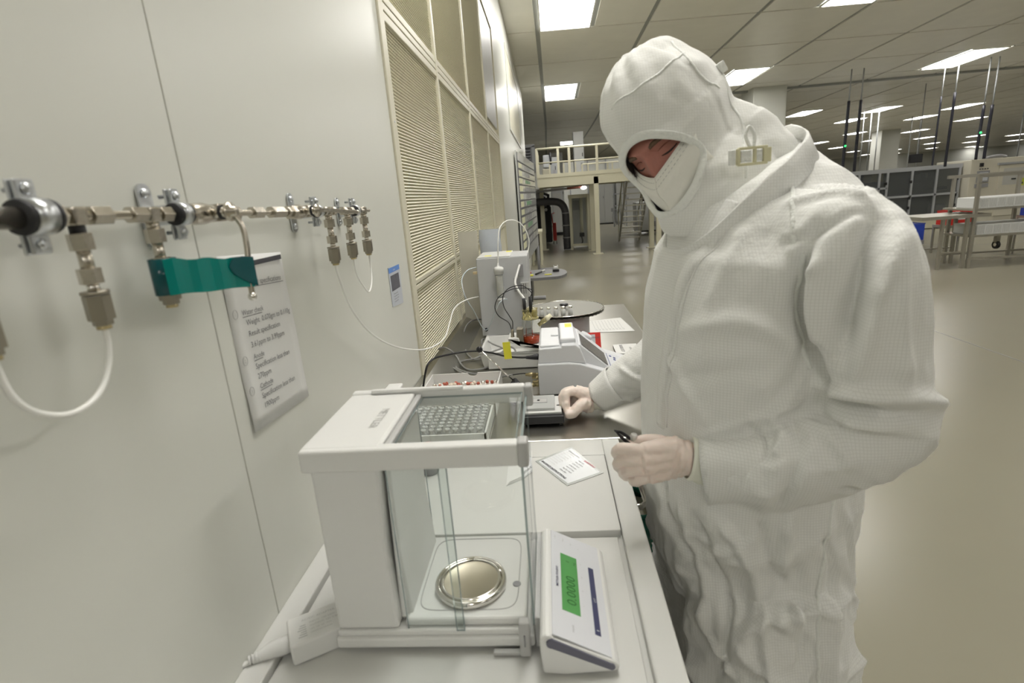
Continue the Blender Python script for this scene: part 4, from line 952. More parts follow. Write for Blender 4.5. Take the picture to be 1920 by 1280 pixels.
# ================================================================ background hall
MEZ = mat('mezzanine_cream', (.66, .63, .48), .4, 0, .03, 3)
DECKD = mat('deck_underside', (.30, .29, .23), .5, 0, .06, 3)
t = thing('mezzanine_platform', 'cream painted steel platform with railing above the far aisle', 'platform', (1.6, 15.0, 0))
MB().box((-.22, 14.43, 1.80), (4.6, 14.53, 2.03)).build('front_beam', MEZ, t)
MB().box((-.22, 14.42, 2.03), (4.6, 14.44, 2.12)).build('kick_plate', MEZ, t)
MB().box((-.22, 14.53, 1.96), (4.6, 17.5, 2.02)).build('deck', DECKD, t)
MB().box((-.22, 17.4, 1.80), (4.6, 17.5, 2.03)).build('rear_beam', MEZ, t)
for x in (-.22, 1.1, 2.6, 4.4): MB().box((x, 14.53, 1.84), (x+.08, 16.5, 1.96)).build('cross_beam', MEZ, t)
for (x, y) in ((1.279, 14.48), (1.226, 15.40), (2.80, 15.16), (2.86, 14.48), (-.15, 16.5), (4.4, 14.48), (4.4, 16.4)):
    p = MB().box((x-.06, y-.05, .015), (x+.06, y+.07, 1.97)).build('post', MEZ, t); MB().box((x-.13, y-.12, 0), (x+.13, y+.14, .018)).build('base_plate', MEZ, t)
for (z, r) in ((2.74, .026), (2.40, .018)):
    MB().tube([(-.20, 14.46, z), (4.55, 14.46, z)], r, 8).build('rail', MEZ, t)
MB().tube([(.95, 14.6, 2.30), (4.55, 14.6, 2.30)], .016, 8).build('rail', MEZ, t)
for x in (-.20, .34, .62, 1.32, 2.0, 2.7, 3.4, 4.1): MB().box((x-.03, 14.44, 2.03), (x+.03, 14.50, 2.74)).build('rail_post', MEZ, t)
for x in (.12, .48, .78, .95, 1.1, 1.6, 1.72, 1.95, 2.3): MB().box((x-.018, 14.58, 2.03), (x+.018, 14.62, 2.36 if x < .9 else 2.30)).build('rail_post', MEZ, t)
for (z, r) in ((2.74, .024), (2.40, .016)): MB().tube([(-.20, 14.46, z), (-.20, 16.5, z)], r, 8).build('rail', MEZ, t)
for x in (-.20,):
    for y in (15.5, 16.5): MB().box((x-.03, y-.03, 2.03), (x+.03, y+.03, 2.74)).build('rail_post', MEZ, t)
# service pipes and bulkhead lamp below the deck
tag(MB().tube([(-.5, 15.0, 1.70), (.9, 15.0, 1.74)], .030, 10).build('service_pipe', MIDG), 'dark service pipe slung below the platform', 'pipe')
tag(MB().tube([(.55, 14.9, 1.735), (1.02, 14.9, 1.75)], .032, 10).build('service_pipe', mat('rust_red', (.28, .10, .07), .5, 0, .05, 5)), 'dull red pipe end below the platform beside the lamp', 'pipe')
q = MB(); q.ball((.98, 14.75, 1.72), .055, 12, (1.4, 1, .8)); tag(q.build('bulkhead_lamp', mat('lamp_glow', (1, .97, .9), .5, 0, 0, 5, emit=9)), 'small glowing lamp under the platform by the front post', 'lamp')
# stairs from the far floor up to the deck
t = thing('platform_stairs', 'open metal stairs with handrails rising to the cream platform', 'stairs', (2.5, 16.8, 0))
ST = mat('stair_metal', (.50, .48, .40), .35, .4, .05, 4)
A_ = V((2.20, 17.45, 0)); B_ = V((2.20, 15.3, 2.0))
for dx in (0, .62): 
    q = MB(); q.add([(A_.x+dx+s*.02, y, z) for s in (-1, 1) for y, z in ((17.50, .02), (17.34, .02), (15.22, 2.0), (15.38, 2.02))], [(0, 1, 2, 3), (7, 6, 5, 4), (0, 4, 5, 1), (1, 5, 6, 2), (2, 6, 7, 3), (3, 7, 4, 0)]); q.build('stringer', ST, t)
    MB().tube([(2.20+dx, 17.5, .85), (2.20+dx, 15.3, 2.85)], .020, 8).build('handrail', MEZ, t)
    for k in range(4): MB().tube([(2.20+dx, 17.4-.66*k, .08+.60*k), (2.20+dx, 17.4-.66*k, .92+.60*k)], .016, 8).build('baluster', MEZ, t)
for k in range(11):
    z = .165*(k+1); y = 17.42-(z/2.0)*2.10
    MB().box((2.20, y-.10, z-.03), (2.82, y+.10, z)).build('tread', ST, t)
# dark duct arch
t = thing('duct_arch', 'large dark grey duct bending down beneath the platform', 'duct', (.2, 16.0, 0))
MB().tube(smooth_path([(-1.4, 16.1, 1.43), (-.6, 16.1, 1.42), (.05, 16.1, 1.42), (.36, 16.1, 1.36), (.50, 16.1, 1.16), (.52, 16.1, .8), (.52, 16.1, .02)], 6), .105, 16).build('duct', mat('duct_grey', (.07, .07, .075), .5, 0, .1, 4), t)
for z in (.35, .7, 1.05): MB().lathe((.52, 16.1, z), [(.10, 0), (.118, 0), (.118, .03), (.10, .03)], (0, 0, 1), 20).build('flange', MIDG, t)
# framed glazed cabinet right of the duct
t = thing('framed_enclosure', 'cream framed glazed enclosure standing right of the dark duct', 'enclosure', (.9, 16.2, 0))
for (x, y) in ((.66, 16.0), (1.16, 15.85), (.72, 16.9), (1.2, 16.8)): MB().box((x-.035, y-.035, 0), (x+.035, y+.035, 1.52)).build('frame_post', MEZ, t)
MB().box((.60, 15.9, 1.46), (1.20, 16.05, 1.56)).build('frame_rail', MEZ, t); MB().box((.66, 15.92, .10), (1.16, 16.0, .17)).build('frame_rail', MEZ, t)
MB().box((.66, 16.9, .05), (1.2, 16.93, 1.5)).build('rear_panel', GREYP, t); MB().box((.78, 16.86, 1.1), (.98, 16.9, 1.38)).build('vent_grille', MIDG, t)
MB().box((.70, 16.0, .12), (1.12, 16.004, 1.46)).build('glass_pane', PANE, t)
MB().tube([(1.0, 16.6, .4), (1.0, 16.6, 1.45)], .05, 10).build('inner_pipe', MEZ, t); MB().box((.92, 16.4, .33), (1.06, 16.55, .44)).build('motor_box', BLACK, t)
MB().tube([(.98, 16.45, .33), (1.0, 16.4, .2), (.97, 16.35, .12)], .02, 8).build('motor_lead', BLACK, t)
# machines seen under the platform
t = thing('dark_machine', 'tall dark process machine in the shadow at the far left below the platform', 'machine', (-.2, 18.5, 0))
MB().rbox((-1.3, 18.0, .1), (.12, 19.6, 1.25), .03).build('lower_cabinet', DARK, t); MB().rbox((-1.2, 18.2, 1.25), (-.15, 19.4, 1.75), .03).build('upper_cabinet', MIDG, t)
for k in range(5): MB().box((-.55+.13*k, 17.97, .3+.1*(k % 2)), (-.47+.13*k, 18.0, 1.1)).build('access_door', MIDG if k % 2 else DARK, t)
MB().cyl((-.05, 17.9, 1.15), (-.05, 18.0, 1.15), .05, 14).build('gauge', WHITEP, t)
MB().tube([(.02, 18.1, 1.2), (.05, 18.1, 1.6), (-.3, 18.1, 1.75)], .05, 10).build('process_pipe', BLACK, t)
t = thing('red_trolley_jack', 'red upright trolley between the dark machine and the white locker', 'trolley', (.22, 18.4, 0))
MB().rbox((.14, 18.2, .12), (.26, 18.5, .7), .02).build('body', RED, t); MB().tube([(.15, 18.25, .7), (.12, 18.2, 1.0), (.22, 18.2, 1.02)], .018, 8).build('handle', RED, t)
for x in (.15, .25): MB().cyl((x-.012, 18.3, .055), (x+.012, 18.3, .055), .055, 14).build('wheel', BLACK, t)
t = thing('white_locker', 'tall narrow white locker at the end of the passage under the platform', 'locker', (.45, 22.4, 0))
MB().rbox((.18, 22.2, .12), (.62, 22.7, 1.75), .02).build('body', mat('locker_white', (.66, .67, .68), .4, 0, .02, 3), t); MB().box((.24, 22.19, .2), (.40, 22.2, 1.65)).build('door', WHITEP, t); MB().box((.415, 22.19, .2), (.58, 22.2, 1.65)).build('door', WHITEP, t)
MB().box((.2, 22.25, 0), (.6, 22.65, .12)).build('plinth', BLACK, t)
t = thing('round_window_unit', 'white unit with a domed window left of the narrow locker', 'machine', (-.2, 21.5, 0))
MB().rbox((-1.2, 21.2, .0), (.05, 21.8, 1.85), .05).build('body', WHITEP, t); q = MB(); q.lathe((-.25, 21.18, 1.35), [(.26, 0), (.27, .02), (.001, .03)], (0, 1, 0), 24); q.build('window', BLACK, t)
# side table against the board
t = thing('side_table', 'narrow cream table in the passage beside the order board', 'table', (-.3, 13.3, 0))
MB().box((-.44, 12.9, .74), (-.155, 14.0, .79)).build('tabletop', MEZ, t)
for (x, y) in ((-.20, 12.95), (-.20, 13.93), (-.40, 12.95), (-.40, 13.93)): MB().box((x-.025, y-.025, 0), (x+.025, y+.025, .74)).build('leg', MEZ, t)
# glossy order board leaning against the wall
t = thing('order_board', 'tall glossy whiteboard ruled in black rows, standing against the wall', 'board', (-.36, 10.0, .3))
ba = V((-.412, 8.30, 0)); bb = V((-.235, 12.10, 0)); bd = (bb-ba).normalized(); bn = V((bd.y, -bd.x, 0))
BL_ = (bb-ba).length
def bp(u, z, h=0): p = ba+bd*u+bn*h; return (p.x, p.y, z)
def bplate(u0, u1, z0, z1, h0, h1, nm, m, par=t, lab=None, stf=False):
    q = MB(); c = [(u0, z0), (u1, z0), (u1, z1), (u0, z1)]
    q.add([bp(u, z, h0) for u, z in c]+[bp(u, z, h1) for u, z in c], [(0, 3, 2, 1), (4, 5, 6, 7), (0, 1, 5, 4), (1, 2, 6, 5), (2, 3, 7, 6), (3, 0, 4, 7)]); return q.build(nm, m, par, lab, stf)
BRD = mat('board_gloss', (.60, .61, .60), .12, 0, .03, 3)
bplate(0, BL_, .55, 2.27, -.02, 0, 'board_face', BRD)
zz = [2.13, 2.02, 1.90, 1.79, 1.67, 1.55, 1.43, 1.31, 1.18, 1.05, .92, .78]
for z in zz: bplate(.10, BL_-.1, z-.009, z+.009, 0, .004, 'row_line', INK)
bplate(.06, .09, .60, 2.25, 0, .006, 'side_strip', INK)
for k, z in enumerate(zz[:-1]):
    zn = zz[k+1]
    bplate(.25, .75, zn+.02, z-.02, 0, .003, 'name_card', mat('pale_yellow_card', (.66, .66, .45), .4, 0, .04, 3))
    for (u0, u1) in ((1.35, 1.55), (1.65, 1.8), (1.9, 2.05), (2.2, 2.35)): bplate(u0, u1, zn+.03, z-.025, 0, .003, 'magnet', MIDG if (k+int(u0*10)) % 3 else mat('green_mark', (.12, .3, .15), .5, 0, .1, 3))
q = MB()
for u in (.2, BL_-.2): q.tube([bp(u, .55, -.01), bp(u, .0, -.01)], .03, 8); q.tube([bp(u, .03, .0), bp(u, .03, .30)], .03, 8)
q.build('stand', MIDG, t)
# rounded grey shelf with small items between board and bench
t = thing('rounded_worktop', 'dark grey worktop with a rounded end beyond the titration bench', 'worktop', (-.15, 5.8, .78))
q = MB(); pl = [(-.45, 5.45), (-.16, 5.42)]
pl += [(.045+.125*math.cos(a)*1.0, 5.745+.30*math.sin(a)) for a in [(-PI/2)+PI*k/14 for k in range(15)]]+[(-.45, 6.05)]
q.prism(pl, 'z', .772, .80); q.build('top', mat('grey_worktop', (.20, .20, .205), .5, 0, .03, 4), t)
MB().box((-.45, 5.46, .55), (-.20, 6.0, .772)).build('pedestal', BLACK, t); MB().box((-.42, 5.5, 0), (-.22, 5.95, .55)).build('pedestal', MIDG, t)
for (x, y, m, lab, sz) in ((-.22, 5.60, YEL, 'yellow tag left of centre on the dark rounded worktop', (.07, .06, .012)), (-.03, 5.60, YEL, 'slim yellow marker lying toward the rounded worktop end', (.075, .03, .008)), (-.25, 5.80, mat('pink_tag', (.6, .25, .22), .5, 0, .1, 9), 'pinkish tag at the back of the rounded worktop', (.08, .05, .015))):
    tag(MB().rbox((x-sz[0]/2, y-sz[1]/2, .8), (x+sz[0]/2, y+sz[1]/2, .8+sz[2]), .003).build('marker_tag', m), lab, 'tag')
t = thing('tape_dispenser', 'small black and white dispenser on the rounded grey worktop', 'dispenser', (.055, 5.82, .8))
MB().rbox((.02, 5.78, .8), (.09, 5.88, .825), .004).build('base', BLACK, t); MB().rbox((.03, 5.79, .825), (.08, 5.87, .85), .006).build('body', WHITEP, t)
for s in (0, 1): MB().rbox((.028+.04*s, 5.80, .845), (.040+.04*s, 5.83, .866), .003).build('clip', WHITEP, t)
t = thing('black_pen_tool', 'black and white hand tool lying on the rounded worktop', 'tool', (-.11, 5.68, .8))
MB().tube([(-.16, 5.62, .81), (-.10, 5.72, .82)], .010, 8).build('grip', BLACK, t); MB().tube([(-.10, 5.72, .82), (-.07, 5.77, .825)], .012, 8).build('tip', WHITEP, t)

# machines above / behind the platform
def cabinet(name, label, cat, x0, x1, y0, y1, z0, z1, m, nd=2, vents=1, lm=MIDG):
    t = thing(name, label, cat, ((x0+x1)/2, (y0+y1)/2, z0)); MB().rbox((x0, y0, z0+.06), (x1, y1, z1), .01).build('body', m, t)
    MB().box((x0+.03, y0+.04, z0), (x1-.03, y1-.04, z0+.06)).build('plinth', BLACK, t); w_ = (x1-x0)/nd
    for k in range(nd):
        MB().rbox((x0+w_*k+.015, y0-.015, z0+.12), (x0+w_*(k+1)-.015, y0, z1-.06), .004).build('door', m, t)
        MB().box((x0+w_*(k+1)-.06, y0-.03, (z0+z1)/2-.05), (x0+w_*(k+1)-.04, y0-.015, (z0+z1)/2+.05)).build('handle', BLACK, t)
    for v in range(vents):
        zc_ = z0+(z1-z0)*(.25+.45*v); MB().box((x1-w_*.35, y0-.02, zc_-.08), (x1-.05, y0-.015, zc_+.1)).build('vent', lm, t)
    return t
LW = mat('machine_white', (.58, .59, .58), .4, 0, .03, 2); LG = mat('machine_grey', (.36, .37, .38), .42, 0, .05, 2)
cabinet('deck_cabinet', 'tall pale cabinet standing on the platform behind the railing', 'cabinet', .86, 1.16, 16.75, 17.2, 2.03, 3.32, LW, 1, 1)
cabinet('deck_cabinet', 'grey control cabinet on the platform at its left end', 'cabinet', .0, .34, 16.0, 16.45, 2.03, 2.62, LG, 1, 1)
cabinet('floor_cabinet', 'white wheeled cabinet right of the stairs, behind the platform posts', 'cabinet', 3.1, 3.9, 19.65, 20.4, .08, 1.12, LW, 1, 2)
cabinet('equipment_tower', 'very tall grey equipment tower far behind the railing', 'machine', .2, .75, 24, 25, 0, 3.3, LW, 1, 1)
cabinet('equipment_tower', 'broad pale equipment block far behind the platform, right of the tower', 'machine', 2.35, 3.3, 27.6, 28.4, 0, 2.6, LW, 2, 1)
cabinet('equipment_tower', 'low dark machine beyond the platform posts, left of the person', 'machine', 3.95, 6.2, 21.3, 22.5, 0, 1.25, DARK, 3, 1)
cabinet('equipment_tower', 'pale equipment wall in the far background behind the stairs', 'machine', 3.4, 4.6, 27.5, 28.4, 0, 2.3, LW, 2, 1)
q = thing('label_plate', 'dark lettered plate high on a far pale block', 'sign', (2.6, 27.5, 2.1)); MB().box((2.44, 27.55, 2.10), (2.68, 27.56, 2.20)).build('plate', INK, q)
t = thing('hose_rack', 'rack of looped grey hoses beside the stairs', 'rack', (3.0, 25, 0))
for x in (2.95, 3.5): MB().box((x, 25, 0), (x+.05, 25.05, 2.1)).build('upright', LG, t)
for z in (.9, 1.4, 2.05): MB().box((2.95, 25, z), (3.55, 25.05, z+.05)).build('shelf_bar', LG, t)
for k in range(4): MB().tube([V((3.02+.13*k+.13*math.cos(a)*.9, 24.95+.03*k, .42+.34*math.sin(a))) for a in [2*PI*j/18 for j in range(18)]], .018, 6, closed=True).build('hose', MIDG, t)
t = thing('wall_top_unit', 'dark louvered air unit at ceiling height past the end of the wall', 'air unit', (-.6, 17.2, 2.4))
MB().box((-1.4, 17.1, 2.30), (-.32, 17.8, 3.10)).build('body', MIDG, t)
for k in range(8): MB().box((-1.3, 17.05, 2.38+.085*k), (-.42, 17.1, 2.41+.085*k)).build('slat', DARK, t)
MB().box((-1.4, 17.04, 3.02), (-.28, 17.1, 3.10)).build('frame', LG, t); MB().box((-.38, 17.04, 2.30), (-.28, 17.1, 3.05)).build('frame', LG, t)
t = thing('deck_machine', 'dark motor with black column at the left end of the platform', 'machine', (.15, 15.6, 2.03))
MB().rbox((-.08, 15.5, 2.03), (.14, 15.8, 2.30), .02).build('base', mat('tan_machine', (.36, .34, .26), .5, 0, .1, 3), t); MB().rbox((-.05, 15.5, 2.33), (.12, 15.8, 2.66), .02).build('motor', LG, t); MB().cyl((.16, 15.5, 2.4), (.16, 15.5, 2.72), .03, 10).build('column', BLACK, t)
# partition behind
mb = MB(); mb.box((-12, 30, 0), (4.2, 30.15, 3.2)); struct(mb.build('trim_4', WALL))
for k in range(8): MB().box((-3.5+.95*k, 29.96, .1), (-3.44+.95*k, 30, 3.2)).build('mullion', LG, bpy.data.objects['trim_4'])

# ------------------------------------------------ right: long glazed machine
t = thing('glazed_process_line', 'long machine with dark glazed doors in grey frames, right of the person', 'machine', (9.5, 15.5, 0))
GY = 15.0
INT = mat('dark_interior', (.05, .05, .05), .5, 0, .5, 2)
MB().box((5.2, GY+.9, .12), (10.55, GY+1.0, 1.50)).build('rear_panel', INT, t)
MB().box((5.2, GY+.05, .02), (10.55, GY+.95, .30)).build('plinth', MEZ, t); MB().box((5.2, GY-.02, 1.50), (10.55, GY+1.0, 1.60)).build('top_beam', LG, t)
random.seed(11)
for k in range(34):
    x = 5.4+5.0*random.random(); z = .35+.95*random.random(); wq = .08+.25*random.random(); hq = .05+.2*random.random()
    MB().rbox((x, GY+.3+.3*random.random(), z), (x+wq, GY+.8, z+hq), .01).build('internal_part', random.choice((LG, MIDG, MIDG, DARK, DARK, mat('olive_part', (.28, .24, .10), .5, 0, .1, 3), BRASSY)), t)
xs_ = [5.25, 6.0, 6.75, 7.5, 8.05, 8.55, 8.75, 9.35, 9.95, 10.5]
for x in xs_: MB().box((x-.025, GY-.03, .30), (x+.025, GY+.02, 1.50)).build('frame_post', LG, t)
for (a, b, z) in ((5.25, 8.75, 1.12), (5.25, 8.75, .72), (8.75, 10.5, .88)): MB().box((a, GY-.03, z-.025), (b, GY+.02, z+.025)).build('frame_rail', LG, t)
GP = mat('smoked_glass', (.16, .17, .17), .08, 0, .05, 3, alpha=.35)
for a, b in zip(xs_, xs_[1:]): MB().box((a+.025, GY-.005, .30), (b-.025, GY, 1.50)).build('glass_door', GP, t)
for x in (8.72, 9.33, 10.45):
    for z in (.55, .8, 1.2): MB().box((x-.03, GY-.06, z), (x+.01, GY-.03, z+.07)).build('latch', BLACK, t)
t = thing('control_cabinet_wall', 'long beige control cabinet with touch screen at the right edge', 'cabinet', (12.5, 15.2, 0))
CB = mat('cabinet_beige', (.60, .57, .47), .4, 0, .02, 2)
MB().rbox((10.58, GY-.25, .10), (16.5, GY+1.0, 1.66), .01).build('body', CB, t)
MB().rbox((10.74, GY-.29, 1.10), (11.02, GY-.25, 1.38), .005).build('screen_frame', MIDG, t); MB().box((10.78, GY-.295, 1.14), (10.98, GY-.29, 1.34)).build('screen', mat('pale_screen', (.62, .65, .70), .25, 0, .02, 9), t)
MB().box((10.72, GY-.29, .98), (11.02, GY-.25, 1.07)).build('keyboard', MIDG, t)
MB().box((10.78, GY-.28, 1.48), (10.86, GY-.25, 1.57)).build('switch', BLACK, t)
for k in range(4): MB().cyl((10.80+.06*k, GY-.27, 1.425), (10.80+.06*k, GY-.25, 1.425), .013, 8).build('button', INK, t)
for (x0, x1) in ((11.25, 11.95), (12.15, 12.8), (13.0, 13.7), (13.9, 14.6), (14.8, 15.6)):
    MB().rbox((x0, GY-.28, .25), (x1, GY-.25, 1.48), .005).build('door', CB, t); MB().box((x1+.03, GY-.27, .25), (x1+.15, GY-.25, 1.50)).build('seal_strip', LG, t)
    MB().box((x0+.1, GY-.285, 1.0), (x1-.12, GY-.28, 1.4)).build('door_window', mat('frosted_pane', (.50, .50, .47), .3, 0, .03, 3), t)
    MB().box(((x0+x1)/2-.05, GY-.30, 1.12), ((x0+x1)/2+.05, GY-.285, 1.15)).build('handle', BLACK, t)
MB().box((11.2, GY-.30, 1.49), (16.0, GY-.25, 1.54)).build('header_rail', LG, t)
MB().box((11.72, GY-.29, .96), (11.86, GY-.285, 1.14)).build('warning_label', mat('warning_yellow', (.55, .60, .08), .5, 0, .1, 9), t)
q = MB(); q.prism([(11.735, 1.0), (11.785, 1.0), (11.76, 1.06)], 'y', GY-.292, GY-.29); q.prism([(11.795, 1.0), (11.845, 1.0), (11.82, 1.06)], 'y', GY-.292, GY-.29); q.build('warning_mark', INK, t, stuff=True)
MB().box((12.35, GY-.29, 1.36), (12.6, GY-.285, 1.44)).build('red_label', RED, t)
text('printed_text', 'DANGER', .045, (12.38, GY-.291, 1.385), (1, 0, 0), (0, 0, 1), PAPER, t)
tag(MB().tube(smooth_path([(11.0, 14.9, 1.68), (11.3, 14.9, 1.72), (11.5, 14.9, 1.68)], 4), .035, 8).build('cable_gland', MIDG), 'small dark fitting on top of the beige cabinet', 'fitting')
# hanging conduits and monitor
for k, (x, y, z0, r, lab) in enumerate(((7.37, 14.5, 1.60, .035, 'thick black conduit hanging nearest behind the shoulder, left one of its pair'), (7.65, 14.5, 1.60, .035, 'thick black conduit behind the shoulder, right one of its pair'), (9.86, 14.6, 1.55, .030, 'thin black conduit left of the second pillar, left of two'), (9.95, 15.2, 1.55, .022, 'thin black conduit left of the second pillar, right of two'),
     (10.56, 14.6, 1.66, .032, 'black conduit dropping onto the beige cabinet, left one'), (10.75, 14.6, 1.66, .034, 'black conduit dropping onto the beige cabinet, right one'))):
    t = thing('hanging_conduit', label=lab, cat='conduit', loc=(x, y, z0), group='conduits hanging from the ceiling')
    zt = CZ-.70 if k < 4 else CZ-1.05
    MB().tube(smooth_path([(x, y, z0), (x+.0, y, z0+.4), (x+.02, y, zt)], 5), r, 8).build('conduit', mat('conduit_black', (.02, .02, .03), .4, 0, .1, 3), t)
    MB().tube([(x+.02, y, zt), (x+.03, y, CZ)], r*.45, 8).build('drop_rod', LG, t)
    if k in (0, 4): MB().ball((x, y-.04, z0+.62), .028, 8).build('green_lamp', mat('green_lamp', (.05, .8, .2), .4, 0, .05, 3, emit=1.5), t)
for (x, y) in ((13.4, 25), (13.7, 25), (14.0, 25), (17.8, 29), (18.2, 29), (20.5, 26), (26, 33)):
    tag(MB().tube([(x, y, 1.6), (x, y, CZ)], .022, 6).build('service_drop', LG), 'thin grey service line hanging from the far ceiling, %s' % ('left group' if x < 14.5 else 'middle pair' if x < 19 else 'right of the monitor' if x < 22 else 'far right'), 'conduit', 'thin service drops')
t = thing('hanging_monitor', 'small black monitor hung from the ceiling above the glazed machine', 'monitor', (11.3, 18, 1.75))
MB().rbox((11.1, 18.0, 1.72), (11.48, 18.06, 1.97), .01).build('casing', BLACK, t); MB().cyl((11.35, 18.03, 1.95), (11.35, 18.03, CZ), .012, 6).build('pole', MIDG, t); MB().box((11.13, 17.995, 1.74), (11.45, 18.0, 1.95)).build('screen', DARK, t)

# ------------------------------------------------ right: steel table and rack of trays
RS = mat('rack_steel', (.48, .46, .40), .38, .75, .05, 5)
t = thing('steel_table', 'low stainless steel table standing left of the tray rack', 'table', (6.2, 9.9, 0))
MB().box((5.75, 8.86, .785), (6.75, 9.55, .835)).build('tabletop', RS, t)
for (x, y) in ((5.80, 9.48), (6.10, 8.92), (6.46, 8.92), (6.68, 9.48)): MB().box((x-.022, y-.022, 0), (x+.022, y+.022, .785)).build('leg', RS, t)
for a, b in (((5.80, 9.47, .25), (6.68, 9.49, .27)), ((6.08, 8.91, .25), (6.48, 8.93, .27)), ((5.79, 9.0, .25), (5.81, 9.48, .27))): MB().box(a, b).build('brace', RS, t)
t = thing('tray_rack', 'open steel rack on legs loaded with white slotted trays at the right edge', 'rack', (7.4, 9.2, 0))
RX0, RX1, RY0, RY1 = 6.50, 8.60, 8.86, 9.55
for (x, y) in ((6.53, 8.89), (6.60, 9.52), (7.62, 8.89), (7.60, 9.52), (8.57, 8.89), (8.57, 9.52)): MB().box((x-.022, y-.022, 0), (x+.022, y+.022, 1.42)).build('upright', RS, t)
for z in (.90, .50): MB().box((RX0, RY0, z-.02), (RX1, RY1, z+.01)).build('shelf', RS, t)
for (y0, y1) in ((8.87, 8.90), (9.50, 9.53)): MB().box((RX0, y0, .13), (RX1, y1, .16)).build('shelf_rail', RS, t)
MB().box((RX0, 8.87, 1.37), (RX1, 8.91, 1.42)).build('top_rail', RS, t); MB().box((RX0, 9.50, 1.37), (RX1, 9.54, 1.42)).build('top_rail', RS, t)
for (x, y) in ((7.15, 9.2), (7.95, 9.2), (8.05, 9.6), (8.5, 9.3)):
    MB().cyl((x-.02, y, .30), (x+.02, y, .30), .065, 14).build('caster', BLACK, t); MB().cyl((x-.022, y, .30), (x+.022, y, .30), .03, 10).build('caster_hub', CHROME, t)
    MB().box((x-.03, y-.03, .34), (x+.03, y+.03, .48)).build('caster_fork', RS, t)
tr_ = MB().rbox((0, 0, 0), (.118, .50, .155), .006).build('slotted_tray', mat('tray_white', (.70, .71, .70), .4, 0, .02, 9))
sl = MB()
for k in range(5): sl.box((.014+.020*k, -.003, .02), (.020+.020*k, .0, .14))
slo = sl.build('slots', GREYP, None, stuff=True); slo.location = (slo.location.x-.059, slo.location.y-.25, slo.location.z); slo.parent = tr_
n = 0
for z, lb in ((.911, 'upper shelf'), (.511, 'lower shelf')):
    for k in range(16):
        o = tr_ if n == 0 else dup(tr_, None, [slo]); n += 1
        o.location = (6.66+.121*k, 9.15, z); tag(o, 'white slotted tray, number %d from the left along the %s of the steel rack' % (k+1, lb), 'tray', 'white trays on the %s' % lb)
def crate(x, y, z, sx, sy, sz, m, nm, lab):
    t = thing(nm, lab, 'crate', (x, y, z)); q = MB(); q.box((x-sx/2, y-sy/2, z), (x+sx/2, y+sy/2, z+sz*.9)); q.build('body', m, t)
    q = MB(); q.tube([(x-sx/2, y-sy/2, z+sz*.94), (x+sx/2, y-sy/2, z+sz*.94), (x+sx/2, y+sy/2, z+sz*.94), (x-sx/2, y+sy/2, z+sz*.94)], .012, 6, closed=True); q.build('rim', m, t)
    MB().box((x-sx*.18, y-sy/2-.004, z+sz*.35), (x+sx*.18, y-sy/2, z+sz*.65)).build('label_card', PAPER, t)
crate(7.45, 10.6, .53, .42, .34, .26, RED, 'red_crate', 'red plastic crate behind the tray rack uprights')
crate(7.1, 11.4, .20, .5, .34, .34, BLUE, 'blue_crate', 'dark blue crate under the steel table, near the floor'); crate(8.25, 9.9, .66, .26, .3, .19, BLUE, 'blue_crate', 'bright blue crate with a white card between the rack shelves')
crate(8.65, 9.95, .66, .26, .3, .19, WHITEP, 'white_crate', 'white crate right of the bright blue crate on the rack')
MB_ = thing('crate_stand', 'low trolley carrying the red crate behind the rack', 'trolley', (7.45, 10.6, 0)); MB().box((7.2, 10.4, .48), (7.7, 10.8, .53)).build('shelf', RS, MB_)
for (x, y) in ((7.22, 10.42), (7.68, 10.42), (7.22, 10.78), (7.68, 10.78)): MB().box((x-.015, y-.015, 0), (x+.015, y+.015, .48)).build('leg', RS, MB_)
MB_ = thing('crate_stand', 'pallet dolly under the dark blue crate', 'trolley', (7.1, 11.4, 0)); MB().box((6.85, 11.2, .12), (7.35, 11.6, .20)).build('deck', MIDG, MB_)
for (x, y) in ((6.9, 11.25), (7.3, 11.25), (6.9, 11.55), (7.3, 11.55)): MB().cyl((x-.015, y, .06), (x+.015, y, .06), .06, 12).build('wheel', BLACK, MB_)
MB_ = thing('crate_stand', 'small steel shelf holding the blue and white crates', 'trolley', (8.45, 9.92, 0)); MB().box((8.1, 9.75, .62), (8.82, 10.1, .66)).build('shelf', RS, MB_)
for (x, y) in ((8.12, 9.77), (8.80, 9.77), (8.12, 10.08), (8.80, 10.08)): MB().box((x-.012, y-.012, 0), (x+.012, y+.012, .62)).build('leg', RS, MB_)


